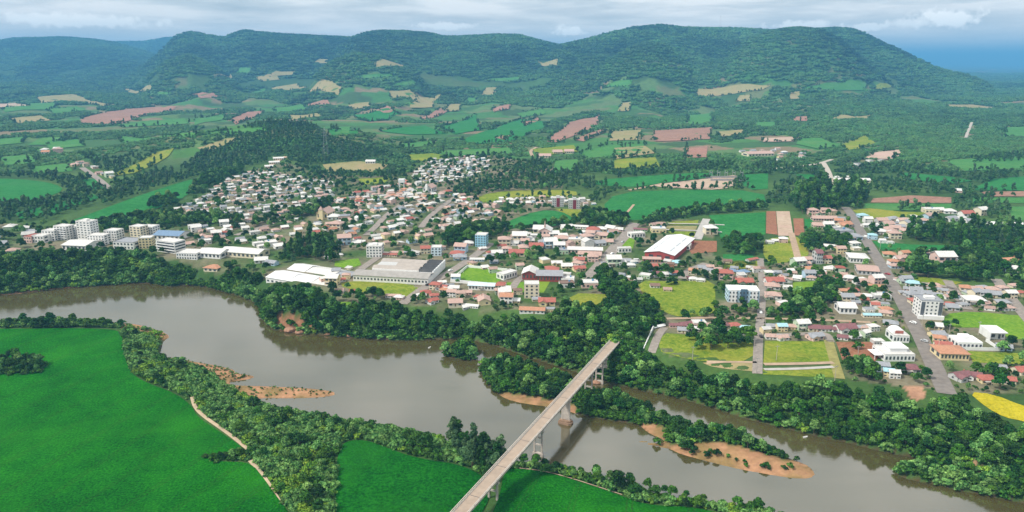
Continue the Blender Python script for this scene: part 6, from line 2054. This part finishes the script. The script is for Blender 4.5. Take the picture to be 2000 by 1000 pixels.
for px in ([(0, 396), (60, 398), (130, 385), (180, 365), (250, 350), (330, 330), (345, 342), (260, 372), (160, 408), (90, 432), (0, 436), (-100, 436), (-100, 396)],
           [(0, 340), (60, 338), (130, 345), (165, 350), (168, 372), (130, 375), (112, 358), (60, 350), (0, 347)], [(0, 400), (110, 392), (125, 376), (165, 374), (185, 376), (95, 402), (30, 414), (0, 416)],
           [(200, 372), (280, 350), (390, 335), (392, 344), (290, 374), (205, 405)], [(1000, 330), (1060, 308), (1070, 330), (1130, 340), (1160, 355), (1190, 366), (1170, 375), (1100, 365), (1000, 350)],
           [(1120, 325), (1160, 318), (1200, 322), (1200, 338), (1120, 340)], [(1195, 338), (1300, 320), (1440, 318), (1440, 332), (1390, 335), (1200, 347)], [(1185, 368), (1240, 368), (1330, 370), (1450, 362), (1450, 372), (1330, 372), (1205, 376), (1165, 400), (1145, 392)],
           [(1450, 330), (1500, 318), (1600, 325), (1600, 340), (1510, 338)], [(1500, 372), (1540, 350), (1560, 365), (1550, 400), (1500, 400)],
           [(1630, 345), (1760, 352), (1850, 362), (1900, 372), (1900, 382), (1780, 380), (1690, 375), (1640, 365)], [(1640, 330), (1760, 320), (1850, 335), (1900, 345), (1890, 352), (1750, 334), (1650, 345)],
           [(1860, 385), (1900, 380), (1975, 400), (1970, 430), (1900, 425), (1860, 405)], [(1755, 405), (1820, 400), (1820, 412), (1760, 415)], [(1890, 340), (1990, 335), (1990, 345), (1910, 358)],
           [(150, 300), (230, 310), (330, 290), (300, 305), (220, 340), (190, 330)], [(640, 335), (740, 345), (790, 335), (790, 345), (700, 350), (640, 345)], [(960, 365), (1040, 360), (1120, 365), (1120, 372), (960, 375)],
           [(1940, 300), (2100, 300), (2100, 312), (1900, 318)], [(880, 372), (960, 345), (1000, 350), (960, 372), (910, 390)], [(570, 335), (640, 345), (650, 355), (600, 345)]):
    far_wood(px, 8.5, .85)


def protos_all():
    return TREES


# ------------------------------------------------------------------ split: the trees that show largest one by one, the others as woodland
tp = np.array([(a[0], a[1], a[2], a[3]) for a in TP])
tz = zat(tp[:, 0], tp[:, 1])
hgt = np.array([TREES[int(k)]['h'] for k in tp[:, 2]]) * tp[:, 3]
pxx, pyy = proj(tp[:, 0], tp[:, 1], tz + hgt * .6)
zc = tp[:, 1] * CP - (tz - CAM_H) * SP
vis = (pxx > 0) & (pxx < 2000) & (pyy < 1005) & (pyy > 0)
size = np.where(vis, hgt / zc * FPX, 0)
nt = 290
pickb = np.argsort(-size)[:nt]
sel = np.zeros(len(tp), bool)
sel[pickb] = True
ITEMS = [dict(i=int(i), x=float(pxx[i]), y=float(pyy[i]), zone=TP[i][4], k=int(tp[i, 2]), s=float(tp[i, 3]), tone=int(rng.choice([0, 0, 1, 1, 2] if TP[i][4] != 'grove' else [0, 3, 3]))) for i in pickb]
T_ANCH = [('the bridge end', 1203, 668), ('the main bridge pier', 1105, 815), ('the near bridge pier', 1030, 870), ('the wide sandbar', 1500, 905), ('the clay cliff', 575, 632), ('the bushy islet', 895, 688), ('the thin sandbar', 575, 766), ('the field corner', 243, 655),
          ('the white retaining wall', 1262, 668), ('the red earth plot', 1675, 690), ('the ripe yellow crop', 1950, 795), ('the small boat', 1573, 853), ('the dark crop field', 770, 930), ('the footpath strip', 455, 860), ('the right spit', 1850, 930),
          ('the island tail', 1290, 830), ('the shaded right shore', 1750, 830), ('the bushy meadow', 1400, 680), ('the field tongue', 440, 895), ('the sandy spit', 440, 725), ('the right field edge', 1250, 975), ('the lower field edge', 560, 975),
          ('the left thicket', 40, 718), ('the straight street foot', 1480, 735), ('the grass track foot', 1635, 745), ('the near field end', 1430, 990), ('the river edge bend', 700, 820), ('the bright weed patch', 870, 885),
          ('the wooded shore middle', 1000, 660), ('the upper ravine', 1200, 580), ('the dirt clearing', 1785, 770), ('the lower right corner', 1960, 880), ('the round lawn', 1150, 590), ('the shore below the crane street', 1330, 740)]
T_ANCH[-1] = ('the dry meadow foot', 1330, 735)
TONE = ['dark green', 'green', 'light green', 'grey green']
relabel(ITEMS, T_ANCH, lambda h: ('tall ' if h['k'] > 3 else 'small ' if h['s'] < .55 else '') + TONE[h['tone']] + (' slender tree' if h['k'] > 3 else ' round crowned tree'))
for h in ITEMS:
    i = h['i']
    d = TREES[h['k']]
    r = thing(d['nm'], h['label'], 'tree', (tp[i, 0], tp[i, 1], tz[i]), rng.uniform(0, 6.28), 'trees on the river banks', (h['s'] * rng.uniform(.9, 1.15), h['s'] * rng.uniform(.9, 1.15), h['s']))
    obj('trunk', d['trunk'], None, r)
    o = obj('crown', d['crown'], None, r)
    over(o, LEAF[h['tone']])

FULL = []
for k, d in enumerate(TREES):
    for j, lm in enumerate((LEAF[0], LEAF[1], LEAF[2]) if k < 4 else (LEAF[3], LEAF[0])):
        if k < 4 and j == 2 and k % 2:
            continue
        V1 = [v.co[:] for v in d['crown'].vertices]
        me_ = d['crown'].copy()
        me_.materials.clear()
        me_.materials.append(lm)
        FULL.append((k, proto('tree', me_)))
rest_i = np.nonzero(~sel)[0]
pk = []
for i in rest_i:
    c_ = [n_ for n_, (k, _) in enumerate(FULL) if k == int(tp[i, 2])]
    pk.append(int(rng.choice(c_)))
sc_ = np.stack([tp[rest_i, 3] * rng.uniform(.9, 1.15, len(rest_i)), tp[rest_i, 3] * rng.uniform(.9, 1.15, len(rest_i)), tp[rest_i, 3] * rng.uniform(.9, 1.15, len(rest_i))], 1)
scatter('woodland', np.stack([tp[rest_i, 0], tp[rest_i, 1], tz[rest_i]], 1), sc_, [p for _, p in FULL], pk, 'dense green trees along the river bank and between the houses', 'woodland')
bp_ = np.array(BP)
bl_ = np.array(BPL)
allb = np.vstack([bp_, bl_])
pk = np.concatenate([rng.integers(0, 3, len(bp_)), np.where((vnoise(bl_[:, 0] / 9 + 40, bl_[:, 1] / 9, 33) > .74) | (rng.random(len(bl_)) < .02), 5, 3 + rng.integers(0, 2, len(bl_)))])
scatter('undergrowth', np.stack([allb[:, 0], allb[:, 1], zat(allb[:, 0], allb[:, 1])], 1), np.stack([allb[:, 2] * rng.uniform(.8, 1.2, len(allb)), allb[:, 2] * rng.uniform(.8, 1.2, len(allb)), allb[:, 2] * rng.uniform(.7, 1.1, len(allb))], 1), BSH + BSHL, pk,
        'thick bushes and weeds covering the river banks and the island', 'undergrowth')

# single bushes on the sandbar and in the plots
SBUSH = [(1343, 880, 2.0, 'largest dark bush on the wide sandbar'), (1352, 884, 1.5, 'dark bush touching the largest bush on the sandbar'), (1335, 877, 1.4, 'dark bush at the left side of the largest sandbar bush'), (1380, 893, 1.2, 'low bush at the waterline below the largest sandbar bush'), (1400, 890, 1.3, 'middle bush on the lower sandbar edge'),
         (1422, 893, .7, 'tiny bush right of the middle sandbar bush'), (1438, 900, .6, 'tiny lone bush halfway along the sandbar'), (1454, 903, .6, 'tiny bush right of the lone sandbar bush'), (1457, 912, .8, 'tiny dark bush on the lower rim of the sandbar'), (1488, 914, .8, 'tiny bush near the sandbar tip'),
         (1556, 900, .9, 'flat bush at the upper rim of the sandbar tip'), (1283, 868, 1.3, 'low bush on the thin sandy tongue left of the sandbar'), (1536, 917, .5, 'smallest bush on the bare sandbar tip'), (1502, 918, .6, 'little bush left of the bare sandbar tip'), (1675, 682, 1.8, 'round green bush alone in the red earth plot'),
         (1310, 556, 2.4, 'dark round bush in the dry grass meadow'), (1317, 555, 1.8, 'smaller dark bush beside the round meadow bush'), (1400, 612, 1.5, 'dark bush at the right edge of the dry grass meadow'), (318, 413, 1.6, 'round bush in the slanting green field')]
for k, (x_, y_, s_, lb) in enumerate(SBUSH):
    P = g1(x_, y_)
    r = thing('bush', lb, 'bush', (P[0], P[1], max(P[2], .1)), k * 1.3, 'separate bushes', s_)
    o = obj('foliage', BUSH[k % 3], None, r)
    over(o, LEAF[(0, 0, 1)[k % 3]])

# hedgerows and woods beyond the town
def wsc(n, lo, hi):
    s_ = rng.uniform(lo, hi, (n, 1))
    return s_ * rng.uniform(.85, 1.2, (n, 3))


mid = np.array(MID)
x_, y_ = [], []
edge = []
for p in CLEAR:
    if p[:, 1].mean() > 900:
        c_ = np.vstack([p, p[:1]])
        seg = np.hypot(*np.diff(c_, axis=0).T)
        L_ = np.concatenate([[0], np.cumsum(seg)])
        n_ = int(L_[-1] / 9)
        t_ = rng.uniform(0, L_[-1], n_)
        gate = vnoise(t_ / 60 + p[0, 0], t_ * 0 + p[0, 1], 5) > .45
        edge.append(np.stack([np.interp(t_, L_, c_[:, 0]), np.interp(t_, L_, c_[:, 1])], 1)[gate] + rng.normal(0, 2.5, (gate.sum(), 2)))
KN = gpoly([(350, 330), (400, 290), (450, 258), (520, 240), (560, 240), (640, 268), (700, 285), (760, 300), (720, 312), (640, 318), (600, 325), (560, 312), (500, 322), (420, 340)], 0)
kx, ky = sample(KN, 6.8)
ok_ = keep_free(kx, ky, True, True, 1)
edge = np.vstack(edge)
m_ = keep_free(edge[:, 0], edge[:, 1], False, True, 1)
edge = edge[m_]
pts = np.vstack([mid[:, :2], edge, np.stack([kx[ok_], ky[ok_]], 1)])
m_ = (np.abs(pts[:, 0] / pts[:, 1]) < .85)
pts = pts[m_]
scatter('hedgerow', np.stack([pts[:, 0], pts[:, 1], zat(pts[:, 0], pts[:, 1])], 1), wsc(len(pts), .42, .85), LODS + TALL, rng.choice([0, 1, 2, 3, 4, 5], len(pts), p=[.2, .2, .2, .2, .12, .08]), 'hedgerows and small woods dividing the far fields', 'hedgerow')

# forest on the hills
FX, FY, FS = [], [], []
HW1 = gpoly([(1392, 212), (1700, 190), (1995, 215), (2060, 225), (2060, 296), (1900, 300), (1740, 292), (1640, 286), (1550, 266), (1480, 264), (1395, 282)], 0)
HW2 = gpoly([(640, 266), (700, 258), (800, 285), (790, 304), (740, 312), (660, 300)], 0)
for (y0, y1, sp, s_) in ((1120, 1700, 18, .5), (1700, 2600, 22, .68), (2600, 3900, 27, 1.0), (3900, 7200, 33, 1.25), (7200, 9200, 60, 2.0)):
    gx, gy = np.meshgrid(np.arange(-.80 * y1, .80 * y1, sp), np.arange(y0, y1, sp))
    xx = gx.ravel() + rng.uniform(-.5, .5, gx.size) * sp
    yy_ = gy.ravel() + rng.uniform(-.5, .5, gx.size) * sp
    zz = zat(xx, yy_)
    m = np.abs(xx / yy_) < .79
    dens = vnoise(xx / 140, yy_ / 140, 90) * .6 + vnoise(xx / 420, yy_ / 420, 91) * .4
    steep = sstep(60, 130, zz)
    wood_ = pip(xx, yy_, HW1) | pip(xx, yy_, HW2)
    thr = np.where(yy_ < 1350, .48, np.where(yy_ < 2100, .53, np.where(yy_ < 2900, .50, .30))) - .5 * sstep(90, 170, zz)
    m &= (dens > thr) | wood_
    m &= ~pip(xx, yy_, TOWN) & ~pip(xx, yy_, KN)
    # knoll stays wooded
    xx, yy_, zz = xx[m], yy_[m], zz[m]
    # what the camera cannot see behind the crests is left out
    FX.append(xx), FY.append(yy_), FS.append(np.full(len(xx), s_))
fx, fy, fs = np.concatenate(FX), np.concatenate(FY), np.concatenate(FS)
ok = np.ones(len(fx), bool)
for p in CLEAR:
    c0 = p.mean(0)
    q = c0 + (p - c0) * 1.0
    ok &= ~pip(fx, fy, q)
    # crowns also keep a little off the rim
    lo, hi = p.min(0) - 12, p.max(0) + 12
    m = ok & (fx > lo[0]) & (fx < hi[0]) & (fy > lo[1]) & (fy < hi[1])
    if m.any():
        ok[np.nonzero(m)[0]] &= pldist(fx[m], fy[m], p, True) > 11 * np.minimum(fs[m], 1)
hx = HS_[HS_[:, 1] > 1000]
for X, Y, R_ in hx:
    ok &= (fx - X) ** 2 + (fy - Y) ** 2 > 18 ** 2
for c_, w_ in ROADS:
    if c_[:, 1].mean() > 900:
        lo, hi = c_.min(0) - 30, c_.max(0) + 30
        m = ok & (fx > lo[0]) & (fx < hi[0]) & (fy > lo[1]) & (fy < hi[1])
        if m.any():
            ok[np.nonzero(m)[0]] &= pldist(fx[m], fy[m], c_) > w_ / 2 + 11
for b_ in BLOCKS:
    if b_[1] > 1000:
        ok &= (fx - b_[0]) ** 2 + (fy - b_[1]) ** 2 > 22 ** 2
fx, fy, fs = fx[ok], fy[ok], fs[ok]
fz = zat(fx, fy)
slope = np.hypot(zat(fx + 8, fy) - zat(fx - 8, fy), zat(fx, fy + 8) - zat(fx, fy - 8)) / 16
# sightline test: keep what lies above the steepest line of sight so far
prof = (GZ - CAM_H) / GY
run = np.maximum.accumulate(prof, 0)
iu = np.clip(((fx / fy - UG[0]) / (UG[1] - UG[0])).astype(int), 0, len(UG) - 1)
iy = np.clip(np.searchsorted(YG, fy) - 1, 0, len(YG) - 1)
seen = (fz + 16 - CAM_H) / fy > run[iy, iu] - .002
fx, fy, fz, fs = fx[seen], fy[seen], fz[seen], fs[seen]
print('trees', len(tp), 'bushes', len(allb), 'hedge', len(pts), 'hill clumps', len(fx))
s3 = fs[:, None] * rng.uniform(.85, 1.2, (len(fx), 3))
s3[:, 2] *= .95
scatter('hill_forest', np.stack([fx, fy, fz - 1.5], 1), s3, CLUMP, None, 'blue green forest covering the hills and mountain slopes', 'forest',
        np.clip(.5 + .75 * fbm(fx / 260, fy / 420, 4, 95) + rng.normal(0, .10, len(fx)) + .28 * (1 - sstep(50, 200, fz)), 0, 1))

# ------------------------------------------------------------------ the air
zt = float(GZ.max()) + 95
hz = MB().box(-64000, 64000, -5000, 47500, -8.0, max(zt, CAM_H + 30))
hm = bpy.data.materials.new('haze')
hm.use_nodes = True
t = NT(hm.node_tree)
pv = t.n('ShaderNodeVolumePrincipled', {'Color': (.17, .54, .96, 1), 'Density': HAZE_D, 'Anisotropy': 0.0})
t.n('ShaderNodeOutputMaterial', {'Volume': pv.outputs[0]})
ho = obj('haze', hz, hm)
ho.display_type = 'WIRE'
tag(ho, kind='stuff')
